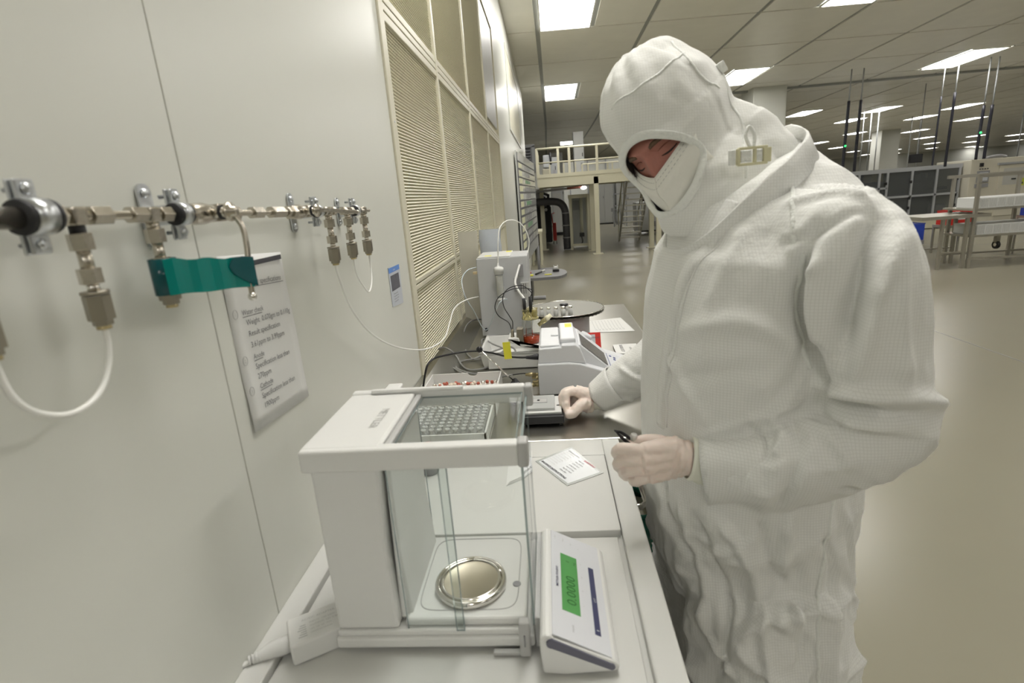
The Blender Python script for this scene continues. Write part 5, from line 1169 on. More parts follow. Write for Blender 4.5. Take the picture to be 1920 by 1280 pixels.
# ================================================================ person in a hooded cleanroom suit
def fabric(name, col, grid=.0052, dark=.80, bump=.25):
    m = mat(name, col, .68, 0, .03, 5, bump, 55, spec=.25); nt = m.node_tree; N = nt.nodes; L = nt.links; b = N['Principled BSDF']
    b.inputs['Sheen Weight'].default_value = .15
    tc = N.new('ShaderNodeTexCoord'); sp = N.new('ShaderNodeSeparateXYZ'); L.new(tc.outputs['Object'], sp.inputs[0])
    sn = N.new('ShaderNodeSeparateXYZ'); L.new(tc.outputs['Normal'], sn.inputs[0])
    def M(op, a, bb=None, c=None):
        n = N.new('ShaderNodeMath'); n.operation = op
        for i, x in enumerate((a, bb, c)):
            if x is None: continue
            if isinstance(x, (int, float)): n.inputs[i].default_value = x
            else: L.new(x, n.inputs[i])
        return n.outputs[0]
    def line(c): return M('LESS_THAN', M('FRACT', M('DIVIDE', c, grid)), .20)
    ay = M('ABSOLUTE', sn.outputs[1]); ax = M('ABSOLUTE', sn.outputs[0]); side = M('GREATER_THAN', ay, ax)
    lx = line(sp.outputs[0]); ly = line(sp.outputs[1]); lz = line(sp.outputs[2])
    vert = M('ADD', M('MULTIPLY', lx, side), M('MULTIPLY', ly, M('SUBTRACT', 1, side)))
    g = M('MAXIMUM', vert, lz)
    base = b.inputs['Base Color'].links[0].from_socket
    mx = N.new('ShaderNodeMix'); mx.data_type = 'RGBA'; mx.blend_type = 'MULTIPLY'
    L.new(M('MULTIPLY', g, 1.0), mx.inputs[0]); L.new(base, mx.inputs[6]); mx.inputs[7].default_value = (dark, dark, dark*.99, 1)
    L.new(mx.outputs[2], b.inputs['Base Color']); return m
SUIT = fabric('suit_fabric', (.78, .78, .755), .0046, .90); HOODM = fabric('hood_fabric', (.78, .78, .75), .0044, .93, .15)
RIM = mat('rib_trim', (.80, .81, .775), .7, 0, .03, 30, .4, 150)
GLOVE = mat('latex_glove', (.80, .68, .61), .42, 0, .10, 14, .12, 90); GLOVE.node_tree.nodes['Principled BSDF'].inputs['Subsurface Weight'].default_value = .15; GLOVE.node_tree.nodes['Principled BSDF'].inputs['Subsurface Radius'].default_value = (.01, .004, .003)
CUFF = mat('glove_cuff', (.80, .80, .70), .5, 0, .03, 20)
SKIN = mat('skin', (.40, .165, .125), .48, 0, .14, 22, .15, 220); SKIN.node_tree.nodes['Principled BSDF'].inputs['Subsurface Weight'].default_value = .12; SKIN.node_tree.nodes['Principled BSDF'].inputs['Subsurface Radius'].default_value = (.02, .006, .004)
HAIR = mat('brow_hair', (.13, .08, .05), .7, 0, .3, 200)
MASKM = mat('mask_fabric', (.80, .79, .73), .65, 0, .02, 20, .15, 120)

per = thing('person', 'person in a white hooded cleanroom suit, face mask and gloves, bowed over the bench', 'person', (.37, 1.0, 0))
def ering(z, xc, yc, rx, ry, n=40, yaw=.18, p=2.3, tilt=(0, 0)):
    out = []
    for k in range(n):
        a = 2*PI*k/n; c, s = math.cos(a), math.sin(a)
        x = rx*math.copysign(abs(c)**(2/p), c); y = ry*math.copysign(abs(s)**(2/p), s)
        out.append(V((xc+x*math.cos(yaw)-y*math.sin(yaw), yc+x*math.sin(yaw)+y*math.cos(yaw), z+x*tilt[0]+y*tilt[1])))
    return out
sm = MB()
sm.ring([ering(*r) for r in ((.80, .365, 1.0, .150, .190), (.88, .362, 1.0, .172, .212), (.98, .360, 1.0, .180, .218), (1.10, .358, 1.0, .182, .216), (1.20, .358, 1.0, .184, .214), (1.30, .362, 1.0, .186, .216), (1.40, .368, 1.0, .184, .222), (1.48, .374, 1.0, .170, .222))]
        +[ering(1.530, .370, 1.0, .148, .198, tilt=(.20, 0)), ering(1.572, .352, 1.0, .128, .155, tilt=(.34, 0)), ering(1.598, .335, 1.0, .112, .120, tilt=(.44, 0)), ering(1.612, .330, 1.0, .100, .105, tilt=(.50, 0))])
# trouser legs
for (pts, rr) in (([(.368, .895, .90), (.378, .885, .72), (.385, .880, .55), (.385, .882, .40), (.385, .885, .22), (.385, .885, .10)], [.130, .150, .148, .135, .118, .098]),
                  ([(.350, 1.105, .90), (.340, 1.110, .72), (.330, 1.115, .55), (.330, 1.12, .40), (.335, 1.12, .22), (.335, 1.12, .10)], [.130, .135, .130, .120, .108, .095])):
    sm.tube(smooth_path(pts, 3), [rr[min(int(i/3), 5)]+(rr[min(int(i/3)+1, 5)]-rr[min(int(i/3), 5)])*((i/3) % 1) for i in range(16)], 28)
def sleeve(pts, rr, n=4):
    sp = smooth_path(pts, n); m = len(sp); R_ = []
    for i in range(m):
        t = i/n; k = min(int(t), len(rr)-2); R_.append(rr[k]+(rr[k+1]-rr[k])*(t-k))
    sm.tube(sp, R_, 28)
ARM_L = [(.385, .90, 1.505), (.415, .815, 1.500), (.436, .785, 1.440), (.450, .780, 1.350), (.470, .778, 1.275), (.488, .778, 1.236), (.438, .785, 1.196), (.375, .800, 1.168), (.318, .825, 1.140), (.268, .846, 1.132)]
sleeve(ARM_L, [.080, .083, .080, .076, .073, .066, .071, .073, .068, .054])
ARM_R = [(.385, 1.12, 1.485), (.375, 1.205, 1.450), (.345, 1.275, 1.360), (.305, 1.330, 1.250), (.290, 1.355, 1.195), (.235, 1.375, 1.140), (.175, 1.395, 1.095), (0.1213, 1.4150, 1.0503)]
sleeve(ARM_R, [.085, .082, .076, .070, .066, .062, .054, .043])
bodyme = remesh(sm, .0058, 'coverall', 5)

def bvh_of(me): return BVHTree.FromPolygons([v.co.copy() for v in me.vertices], [list(p.vertices) for p in me.polygons])
bv = bvh_of(bodyme)
def snap(bv, p): return bv.find_nearest(V(p))
# cloth folds: ridge (positive) or crease (negative) lines laid on the surface
FOLDS = []
def fold(pts, w, a, soft=1):
    q = [snap(bv, p)[0] for p in pts]; FOLDS.append(([x for x in smooth_path(q, 4)], w, a))
# upper arm: long vertical creases
fold([(0.4402, 0.7600, 1.5425), (0.4114, 0.7300, 1.4996), (0.3928, 0.7200, 1.4394), (0.3850, 0.7300, 1.3639)], .024, -.030); fold([(0.4506, 0.7600, 1.5466), (0.4294, 0.7300, 1.4984), (0.4196, 0.7200, 1.4377)], .014, .012)
fold([(0.4543, 0.7400, 1.5368), (0.4437, 0.7100, 1.4657), (0.4528, 0.7100, 1.3805), (0.4665, 0.7200, 1.3091)], .015, .008)
fold([(0.4276, 0.7500, 1.5314), (0.4169, 0.7200, 1.4659), (0.4092, 0.7100, 1.3831), (0.4086, 0.7300, 1.3162)], .012, .007)
fold([(0.4852, 0.7500, 1.4926), (0.4891, 0.7400, 1.4150), (0.4961, 0.7300, 1.3348)], .012, -.006)
# armpit shadow line between sleeve and chest
fold([(0.3747, 0.7800, 1.5264), (0.3649, 0.7800, 1.4604), (0.3653, 0.7800, 1.3985), (0.3798, 0.7700, 1.3362), (0.3967, 0.7600, 1.2938)], .014, -.020); fold([(0.3911, 0.7800, 1.4961), (0.3876, 0.7700, 1.4303), (0.3945, 0.7600, 1.3703)], .018, .012)
fold([(0.3722, 0.7900, 1.3634), (0.3527, 0.8000, 1.3112), (0.3309, 0.8200, 1.2701)], .014, -.006)
# shoulder folds
fold([(0.3842, 0.8800, 1.6228), (0.4104, 0.8200, 1.5956), (0.4469, 0.7900, 1.5638)], .013, .007)
fold([(0.3817, 0.8600, 1.5839), (0.4043, 0.8200, 1.5816), (0.4339, 0.7900, 1.5541)], .009, -.007)
fold([(0.3762, 0.8400, 1.5305), (0.3972, 0.8000, 1.5457), (0.4223, 0.7800, 1.5445)], .010, .008)
fold([(0.3765, 0.8300, 1.4921), (0.3950, 0.7900, 1.5097), (0.4178, 0.7800, 1.5162)], .009, -.006)
fold([(0.3744, 0.8200, 1.4539), (0.3869, 0.7900, 1.4728), (0.4030, 0.7800, 1.4805)], .008, .005)
# elbow and forearm
fold([(0.3949, 0.7800, 1.2973), (0.4288, 0.7400, 1.3100), (0.4734, 0.7300, 1.3011), (0.5286, 0.7500, 1.2705)], .014, .014)
fold([(0.3874, 0.7700, 1.2821), (0.4309, 0.7400, 1.2859), (0.4835, 0.7300, 1.2729)], .013, -.022)
fold([(0.3993, 0.7600, 1.2603), (0.4423, 0.7300, 1.2587), (0.5074, 0.7400, 1.2430)], .010, .006)
fold([(0.3478, 0.7800, 1.2500), (0.3568, 0.7600, 1.2150), (0.3529, 0.7800, 1.1600), (0.3307, 0.8000, 1.1117)], .013, -.010)
fold([(0.3243, 0.8000, 1.2470), (0.3375, 0.7700, 1.2199), (0.3358, 0.7800, 1.1791)], .012, .009)
fold([(0.2961, 0.8100, 1.2305), (0.3064, 0.7900, 1.2027), (0.2997, 0.8100, 1.1362)], .011, -.007)
fold([(0.3806, 0.7500, 1.2444), (0.4085, 0.7400, 1.2055), (0.4379, 0.7600, 1.1586)], .012, .008)
fold([(0.3789, 0.7700, 1.1825), (0.4225, 0.7600, 1.1592), (0.4679, 0.7600, 1.1663)], .010, -.007)
fold([(0.2618, 0.8300, 1.1948), (0.2767, 0.8200, 1.1607), (0.2775, 0.8300, 1.0958)], .010, .007)
fold([(0.2241, 0.8500, 1.1871), (0.2831, 0.8200, 1.2267), (0.3319, 0.8000, 1.2556), (0.3798, 0.7700, 1.2825)], .010, .006)
# chest and belly
fold([(0.2349, 0.9000, 1.3601), (0.2777, 0.8200, 1.3946), (0.3258, 0.8000, 1.3799), (0.3658, 0.8000, 1.3527)], .022, .009)
fold([(0.2177, 0.9000, 1.2847), (0.2559, 0.8200, 1.3097), (0.3129, 0.8000, 1.3219)], .020, -.007)
fold([(0.2039, 0.9200, 1.3183), (0.2258, 0.8600, 1.2601), (0.2557, 0.8400, 1.2192)], .016, .006)
fold([(0.2987, 0.8500, 1.5355), (0.2738, 0.8400, 1.4739), (0.2544, 0.8500, 1.4064)], .018, .006)
fold([(0.3265, 0.8400, 1.5262), (0.3067, 0.8000, 1.4613), (0.3173, 0.8000, 1.3968)], .016, -.004)
# trousers
for (pts, w, a) in (([(0.1848, 0.9200, 1.0682), (0.1904, 0.9000, 0.9899), (0.2246, 0.8400, 0.9419)], .016, -.013), ([(0.2241, 0.8800, 1.0572), (0.2198, 0.8600, 0.9828), (0.2339, 0.8200, 0.9019), (0.2308, 0.8200, 0.7981)], .014, .013),
    ([(0.2472, 0.8600, 1.0366), (0.2557, 0.8200, 0.9566), (0.2789, 0.8000, 0.8737)], .012, -.010), ([(0.2775, 0.8400, 1.0484), (0.3016, 0.8000, 0.9919), (0.3145, 0.7800, 0.9233), (0.3012, 0.7800, 0.8136)], .013, .011),
    ([(0.3195, 0.8100, 1.0663), (0.3327, 0.7900, 0.9882), (0.3611, 0.7700, 0.9414)], .011, -.009), ([(0.3618, 0.7900, 1.0778), (0.3544, 0.7800, 0.9851), (0.3827, 0.7700, 0.8666)], .012, .010),
    ([(0.2653, 0.8200, 0.9345), (0.2796, 0.8000, 0.8512), (0.2639, 0.8000, 0.7466)], .011, -.012), ([(0.3351, 0.7900, 0.9357), (0.3261, 0.7800, 0.8580), (0.3488, 0.7800, 0.7556)], .010, .010),
    ([(0.3798, 0.7800, 0.9844), (0.3885, 0.7700, 0.9093), (0.3773, 0.7700, 0.8116)], .010, -.009), ([(0.4144, 0.7900, 1.0366), (0.4428, 0.8000, 0.9462), (0.4423, 0.8000, 0.8373)], .010, -.008), ([(0.4550, 0.8100, 1.0716), (0.4818, 0.8300, 0.9751), (0.4831, 0.8400, 0.8569)], .010, .008),
    ([(0.2291, 0.8600, 0.9936), (0.2729, 0.8200, 0.9884), (0.3173, 0.8000, 1.0326)], .010, .007), ([(0.2858, 0.7900, 0.8379), (0.3334, 0.7800, 0.8907), (0.3654, 0.7700, 0.8669)], .010, .008), ([(0.2496, 0.8200, 0.8097), (0.2917, 0.8000, 0.7583)], .010, .010)):
    fold(pts, w, a)
# right sleeve
for (pts, w, a) in (([(0.1160, 1.3900, 1.0973), (0.1617, 1.3600, 1.0648), (0.2142, 1.3400, 1.0322)], .010, .008), ([(0.1380, 1.3900, 1.1115), (0.1820, 1.3500, 1.0977), (0.2269, 1.3300, 1.0880)], .008, -.008), ([(0.1705, 1.3600, 1.1469), (0.2003, 1.3300, 1.1333), (0.2323, 1.3200, 1.1249)], .009, .008),
    ([(0.1212, 1.3900, 1.0317), (0.1761, 1.3700, 1.0138), (0.2212, 1.3400, 1.0349)], .008, -.006)): fold(pts, w, a)
def seg_d2(p, q):
    best = 1e9; bt = 0; n = len(q)-1
    for i in range(n):
        a, b = q[i], q[i+1]; ab = b-a; t = max(0, min(1, (p-a).dot(ab)/max(ab.length_squared, 1e-12))); d = (p-a-ab*t).length_squared
        if d < best: best = d; bt = (i+t)/n
    return best, bt
bodyme.update()
norms = [v.normal.copy() for v in bodyme.vertices]
boxes = []
for q, w, a in FOLDS:
    R_ = 2.4*w; boxes.append((min(p.x for p in q)-R_, max(p.x for p in q)+R_, min(p.y for p in q)-R_, max(p.y for p in q)+R_, min(p.z for p in q)-R_, max(p.z for p in q)+R_))
NZ = noise.noise
for v in bodyme.vertices:
    p = v.co; d = 0
    for (q, w, a), bx in zip(FOLDS, boxes):
        if bx[0] < p.x < bx[1] and bx[2] < p.y < bx[3] and bx[4] < p.z < bx[5]:
            d2, t = seg_d2(p, q)
            if d2 < (2.4*w)**2: d += a*1.45*(math.exp(-d2/(.6*w*w))-.25*math.exp(-d2/(3*w*w)))*min(1, 5*t+.25, 5*(1-t)+.25)
    low = max(0, min(1, (1.12-p.z)/.25)); n1 = 1-abs(2*NZ(V((p.x*9, p.y*9, p.z*5.5+3)))); n2 = 1-abs(2*NZ(V((p.x*22+5, p.y*22, p.z*13))))
    if low > 0:
        c1 = 1-abs(2*NZ(V((p.x*6+p.z*4, p.y*7, p.z*9-p.x*5)))); d += low*(.013*(c1**3)-.004)
    arm_ = max(0, min(1, (.80-p.y)/.05))
    if arm_ and low < 1:
        c2 = 1-abs(2*NZ(V((p.x*14+p.z*8, p.y*9, p.z*11-p.x*9+7)))); d += arm_*(1-low)*max(0, min(1, (1.33-p.z)/.08))*(.006*c2**3-.0015)
    d += (n1-.6)*(.005+.014*low)+(n2-.6)*(.0022+.006*low)
    v.co = p+norms[v.index]*d
bodyme.update(); bodyme.polygons.foreach_set('use_smooth', [True]*len(bodyme.polygons))
bv = bvh_of(bodyme)
cov = put_mesh(bodyme, 'coverall', SUIT, per)

def strip_on(bvx, pts, w, h, name, m, parent=per, n=8, lab=None, off=0.0):
    sp = smooth_path([snap(bvx, p)[0] for p in pts], n); rings = []
    for i, p in enumerate(sp):
        loc, nn, _, _ = bvx.find_nearest(p); d = (sp[min(i+1, len(sp)-1)]-sp[max(i-1, 0)]).normalized(); s = d.cross(nn).normalized(); nn = s.cross(d).normalized()
        if nn.dot(bvx.find_nearest(p)[1]) < 0: nn = -nn
        loc = loc+nn*off
        rings.append([loc+s*w-nn*.003, loc+s*w*.85+nn*h*.7, loc+nn*h, loc-s*w*.85+nn*h*.7, loc-s*w-nn*.003])
    return MB().ring(rings, True, True).build(name, m, parent, lab)
strip_on(bv, [(0.2987, 0.9000, 1.5621), (0.2564, 0.8800, 1.5288), (0.2239, 0.8800, 1.4892), (0.2061, 0.9000, 1.4352), (0.1925, 0.9100, 1.3601), (0.1853, 0.9200, 1.2797), (0.1832, 0.9300, 1.1725)], .0135, .0035, 'zip_flap', SUIT)
strip_on(bv, [(0.3078, 0.8800, 1.5722), (0.2641, 0.8600, 1.5335), (0.2354, 0.8700, 1.4895), (0.2152, 0.8800, 1.4380), (0.2024, 0.8900, 1.3646), (0.1959, 0.9000, 1.2859), (0.1944, 0.9100, 1.1810)], .0018, .0022, 'zip_seam', SUIT)
strip_on(bv, [(0.3739, 0.9000, 1.6498), (0.3707, 0.8600, 1.6000), (0.3611, 0.8200, 1.5477), (0.3554, 0.8000, 1.4736), (0.3572, 0.7900, 1.3967), (0.3756, 0.7900, 1.3218)], .0035, .0028, 'raglan_seam', RIM)
strip_on(bv, [(0.4325, 0.8000, 1.1030), (0.4244, 0.7900, 1.0363), (0.4164, 0.7800, 0.9422), (0.4136, 0.7800, 0.8346), (0.4160, 0.7800, 0.7200), (0.4193, 0.7800, 0.5723)], .0034, .0028, 'side_seam', RIM)
# collar band
cp_ = [(.425, 1.01, 1.668), (.418, .935, 1.650), (.385, .885, 1.622), (.345, .866, 1.590), (.305, .868, 1.552), (.266, .888, 1.508), (.236, .930, 1.480), (.222, .995, 1.478), (.240, 1.06, 1.505), (.275, 1.095, 1.545), (.335, 1.115, 1.592), (.395, 1.10, 1.640), (.428, 1.06, 1.665)]
cl = cp_+[cp_[0]]; sp = smooth_path(cl, 5)[:-1]; cc = sum(sp, V())/len(sp); rings = []
for i, p in enumerate(sp):
    o_ = (p-cc); o_ = V((o_.x, o_.y, 0)).normalized(); upv = (V((-.42, 0, .9))).normalized(); wv = .0015*math.sin(i*1.1)
    rings.append([p-upv*.022+o_*.009, p+upv*.018+o_*(.009+wv), p+upv*.0205+o_*(.0065+wv), p+upv*.018+o_*.004, p-upv*.022+o_*.001])
MB().ring(rings, False, True, True).build('collar', SUIT, per)

# head frame: bowed and turned toward the camera side
th, ph = math.radians(35), math.radians(42)
f0 = V((-math.cos(th), 0, -math.sin(th))); u_ = V((-math.sin(th), 0, math.cos(th))); l0 = V((0, -1, 0))
f_ = f0*math.cos(ph)+l0*math.sin(ph); l_ = l0*math.cos(ph)-f0*math.sin(ph)
H = V((0.1807, 0.9620, 1.6471))-f_*.086
def HP(a, b, c): return H+l_*a+u_*b+f_*c
def G(x, s): return math.exp(-(x/s)**2)
q = MB(); rings = []; nu, nv = 88, 72
for i in range(nv+1):
    t = PI*i/nv; row = []
    for k in range(nu):
        s = 2*PI*k/nu
        x = math.sin(t)*math.sin(s); y = math.sin(t)*math.cos(s); z = math.cos(t)       # x->l, y->f, z->u
        z = max(-.9999, min(.9999, z)); a = .076*x*(1-.18*max(0, -z)); c = .098*y if y > 0 else .100*y; b = .122*z
        if y > 0:
            fr_ = min(1, y*2); aa = abs(a)
            nose = G(a, .0095+.006*max(0, min(1, (-b)/.05)))*(0 if b > .022 else (.005+.012*max(0, min(1, (.012-b)/.055))) if b > -.050 else .017*max(0, 1-(-b-.05)/.012))
            brow = .0090*G(aa-.030, .022)*G(b-.021, .0085)+.003*G(a, .014)*G(b-.022, .012)
            sock = -.0135*G(aa-.033, .0155)*G(b-.001, .0115)-.004*G(aa-.015, .007)*G(b-.003, .010)
            lid = .0085*G(aa-.033, .0115)*G(b+.0015, .0075)-.0022*G(aa-.033, .014)*G(b-.0095, .0022)-.002*G(aa-.033, .014)*G(b+.0075, .0020)
            cheek = .006*G(aa-.045, .02)*G(b+.034, .02); lips = .006*G(a, .022)*G(b+.066, .010); chin = .008*G(a, .022)*G(b+.098, .014)
            c += fr_*(nose+brow+sock+lid+cheek+lips+chin)
        row.append(HP(a, b, c))
    rings.append(row)
q.ring(rings, False, True)
q.tube([HP(0, -.06, -.02), HP(0, -.11, -.05), V((.345, 1.0, 1.56))], [.058, .056, .062], 24)
head = q.build('head', SKIN, per)
def facept(a, b):
    # front surface of the face at lateral a, height b
    z = b/.122; x = a/(.076*(1-.18*max(0, -z))); y = math.sqrt(max(0, 1-x*x-z*z)); aa = abs(a); c = .098*y; fr_ = min(1, y*2)
    c += fr_*(.0090*G(aa-.030, .022)*G(b-.021, .0085)-.0135*G(aa-.033, .0155)*G(b-.001, .0115)+.0085*G(aa-.033, .0115)*G(b+.0015, .0075))
    return c
for sgn in (1, -1):
    # eyebrow, lashes along the lowered lid, dark eye slit
    rings = []
    for k in range(9):
        a = sgn*(.016+.034*k/8); b = .0175+.0035*math.sin(k/8*PI)-.002*(k/8); c = facept(a, b)+.0006; w_ = .0042*(1-.6*abs(k/8-.35))
        rings.append([HP(a, b-w_, c), HP(a, b, c+.0016), HP(a, b+w_, c), HP(a, b, c-.002)])
    MB().ring(rings, True, True).build('eyebrow', HAIR, head)
    MB().tube([HP(sgn*(.0205+.025*k/8), -.0052-.0022*math.sin(k/8*PI)+.001*k/8, facept(sgn*(.0205+.025*k/8), -.0055)+.0004) for k in range(9)], [.0005, .0010, .0013, .0015, .0015, .0015, .0013, .0011, .0007], 8).build('eyelashes', mat('lash_dark', (.03, .02, .018), .6, 0, .1, 9), head)
    MB().tube([HP(sgn*(.019+.029*k/8), .0045+.0030*math.sin(k/8*PI)-.001*k/8, facept(sgn*(.019+.029*k/8), .006)+.0001) for k in range(9)], [.0003, .0007, .0009, .0010, .0010, .0010, .0009, .0007, .0004], 8).build('eyelid_crease', mat('skin_crease', (.20, .07, .05), .6, 0, .1, 9), head)
    q = MB(); q.ball(HP(sgn*.033, -.0060, facept(.033, -.006)-.0140), .0112, 16); q.build('eye', mat('eye_white', (.55, .50, .47), .2, 0, .03, 9), head)
    q = MB(); ea = HP(sgn*.076, -.005, -.008); q.ball(ea, .028, 14, (.35, .5, 1)); q.build('ear', SKIN, head)

# mask: folded cup with two stitched lines along its upper edge
def mk(a, b):   # a across, b 0 (top edge) .. 1 (chin)
    aa = abs(a); t = b; top = -.027+.030*(aa/.072)**1.15; hh = top-(.122)*t*(1-.16*(aa/.072)**2)
    c0 = .131-.012*abs(t-.22)*2-.012*max(0, t-.55)**1.3*2.2; c = c0-.060*(aa/.072)**1.40; c -= .014*G(t, .13)
    c += .0016*math.sin(t*PI*5)*(1-aa/.09)
    return HP(a, hh, c)
vs = []; fs = []; nx, nb = 36, 26
for i in range(nb+1):
    for j in range(nx+1): vs.append(mk(-.0735+.147*j/nx, i/nb))
fs = [(i*(nx+1)+j, i*(nx+1)+j+1, (i+1)*(nx+1)+j+1, (i+1)*(nx+1)+j) for i in range(nb) for j in range(nx)]
q = MB(); q.add(vs, fs, True); mo = q.build('face_mask', MASKM, per); md = mo.modifiers.new('th', 'SOLIDIFY'); md.thickness = .0012
for bb in (.055, .125):
    for r_ in range(27):
        if r_ % 1 == 0:
            a0_ = -.068+.0052*r_; MB().tube([mk(a0_, bb)+f_*.0008, mk(a0_+.0030, bb)+f_*.0008], .00035, 5).build('stitch', GREYP, mo)
MB().tube([mk(-.0735+.147*j/24, 0)+f_*.0003 for j in range(25)], .0011, 6).build('mask_edge', MASKM, mo)
MB().tube([mk(0, i/20)+f_*.0004 for i in range(21)], .0008, 6).build('mask_fold', MASKM, mo)

# hood
hm = MB()
def ellips(c, ra, rb, rc, n=28):
    rings = []
    for i in range(n//2+1):
        t = PI*i/(n//2); rr = max(.02, math.sin(t)); rings.append([c+l_*(ra*rr*math.sin(s))+f_*(rc*rr*math.cos(s))+u_*(rb*math.cos(t)) for s in [2*PI*k/n for k in range(n)]])
    hm.ring(rings, True, True)
ellips(HP(0, .036, -.012), .098, .128, .122); ellips(HP(0, .012, .0), .093, .110, .112); ellips(HP(0, -.060, .004), .082, .088, .112)
hm.tube(smooth_path([HP(0, -.02, -.035), HP(0, -.09, -.035), V((.300, 1.000, 1.585)), V((.325, 1.0, 1.535))], 4), [.088, .089, .090, .091, .092, .094, .096, .098, .098, .097, .096, .095, .094], 28)
hm.tube(smooth_path([HP(0, -.04, .03), V((.250, .975, 1.580)), V((.262, .985, 1.535))], 4), [.070, .068, .066, .064, .062, .062, .062, .060, .058], 24)
hm.tube(smooth_path([HP(.0, .0, -.06), V((.352, 1.0, 1.662)), V((.395, 1.0, 1.622))], 4), [.066, .062, .058, .054, .050, .047, .045, .044, .043], 20)
hood_me = remesh(hm, .0048, 'hood', 6)
norms = [v.normal.copy() for v in hood_me.vertices]
for v in hood_me.vertices:
    p = v.co; dd = p-H; a, b, c = dd.dot(l_), dd.dot(u_), dd.dot(f_)
    d = 0
    if b > .03:      # gathers running forward from the crown
        an = math.atan2(a, c+.05); d += .0035*math.sin(an*17+2*NZ(p*14))*min(1, (b-.03)/.06)*G(c-.055, .06)
        d += .005*(1-abs(2*NZ(V((a*20, b*9, c*9)))))*min(1, (b-.03)/.08)-.002
    if b < -.05: d += .0045*(1-abs(2*NZ(V((a*9, b*22, c*11)))))-.002
    if c < .0: d += .006*(1-abs(2*NZ(V((a*10, b*8, c*16+4)))))-.003
    d += .0025*NZ(p*26)
    v.co = p+norms[v.index]*d
hood_me.update(); bvhood = bvh_of(hood_me)
OA, OBu, OBd, OC = .064, .070, .052, -.032     # face opening: half width, height above and below its centre
def inside(a, b): b -= OC; return (a/OA)**2+(b/(OBu if b > 0 else OBd))**2 < 1
bm = bmesh.new(); bm.from_mesh(hood_me)
kill = []
for fc in bm.faces:
    d = fc.calc_center_median()-H
    if d.dot(f_) > .015 and inside(d.dot(l_), d.dot(u_)): kill.append(fc)
bmesh.ops.delete(bm, geom=kill, context='FACES')
for v in bm.verts:
    if v.is_boundary:
        d = v.co-H; a, b = d.dot(l_), d.dot(u_)-OC; s = math.sqrt((a/OA)**2+(b/(OBu if b > 0 else OBd))**2)
        if s > 0: v.co += (l_*a+u_*b)*(1/s-1)
bm.to_mesh(hood_me); bm.free()
hood_me.polygons.foreach_set('use_smooth', [True]*len(hood_me.polygons))
hood = put_mesh(hood_me, 'hood', HOODM, per); md = hood.modifiers.new('th', 'SOLIDIFY'); md.thickness = .0015; md.offset = -1
rim = []
for k in range(56):
    an = 2*PI*k/56; a = OA*math.cos(an); b = OC+(OBu if math.sin(an) > 0 else OBd)*math.sin(an)
    hit = bvhood.ray_cast(HP(a, b, .4), -f_)[0]; rim.append(hit if hit else HP(a, b, .09))
rim = [(rim[k-1]+rim[k]*2+rim[(k+1) % 56])/4 for k in range(56)]
rings = []
for k, p in enumerate(rim):
    r_ = .0046+.0006*math.sin(k*2.3); d = (rim[(k+1) % 56]-rim[k-1]).normalized(); oo = (p-HP(0, OC, (p-H).dot(f_))).normalized(); ff = d.cross(oo).normalized()
    if ff.dot(f_) < 0: ff = -ff
    rings.append([p+oo*(.0065+.0075*math.cos(t))+ff*(.0003+.0028*math.sin(t)) for t in [2*PI*j/10 for j in range(10)]])
MB().ring(rings, False, True, True).build('elastic_rim', RIM, hood)
bvh2 = bvhood
strip_on(bvh2, [(0.3141, 1.0000, 1.7887), (0.3201, 0.9700, 1.7446), (0.3191, 0.9400, 1.6963), (0.3173, 0.9200, 1.6465), (0.3139, 0.9100, 1.6019)], .0022, .0022, 'hood_seam', RIM, hood)
strip_on(bvh2, [(0.2220, 1.0000, 1.8338), (0.2397, 0.9400, 1.7922), (0.2659, 0.9300, 1.7612), (0.3008, 0.9500, 1.7544)], .0022, .0020, 'hood_seam', RIM, hood)
strip_on(bvh2, [(0.1182, 0.9700, 1.7292), (0.1540, 0.9200, 1.7614), (0.2065, 0.9300, 1.7966), (0.2388, 0.9700, 1.8185)], .0018, .0016, 'hood_seam', RIM, hood)
# strap and buckle
IV = mat('ivory_buckle', (.66, .63, .42), .4, 0, .03, 9)
bk = V((0.3113, 0.8720, 1.6342)); bx_ = V((.985, .10, .02)).normalized(); bz_ = V((-.02, 0, 1)); by_ = bz_.cross(bx_).normalized()
Mx = Matrix((bx_, by_, bz_)).transposed()
q = MB()
for (dx, dz, sx, sz) in ((0, .0115, .044, .004), (0, -.0115, .044, .004), (-.022, 0, .005, .024), (.0215, 0, .012, .021), (.003, 0, .004, .022)): q.cbox(bk+Mx @ V((dx, 0, dz)), (sx, .007, sz), Mx)
q.build('strap_buckle', IV, per, bevel=.0012)
q = MB(); q.cbox(bk+Mx @ V((-.0095, .001, 0)), (.016, .003, .016), Mx); q.cbox(bk+Mx @ V((.010, .001, 0)), (.010, .003, .016), Mx); q.build('strap_webbing', RIM, per)
MB().cbox(bk+Mx @ V((-.031, .001, 0)), (.010, .005, .022), Mx).build('buckle_end', RIM, per, bevel=.0015)
MB().tube(smooth_path([bk+V((-.004, 0, .012)), bk+V((-.010, .004, .030)), bk+V((-.004, .006, .042)), bk+V((.003, .004, .030)), bk+V((.001, 0, .012))], 5), .0028, 8).build('strap_loop', RIM, per)
tb = snap(bvh2, (0.3073, 1.0000, 1.7861))[0]; MB().cbox(tb+V((.002, 0, .004)), (.012, .016, .018), Matrix.Rotation(-.5, 3, 'Y')).build('hood_tab', RIM, hood, bevel=.002)

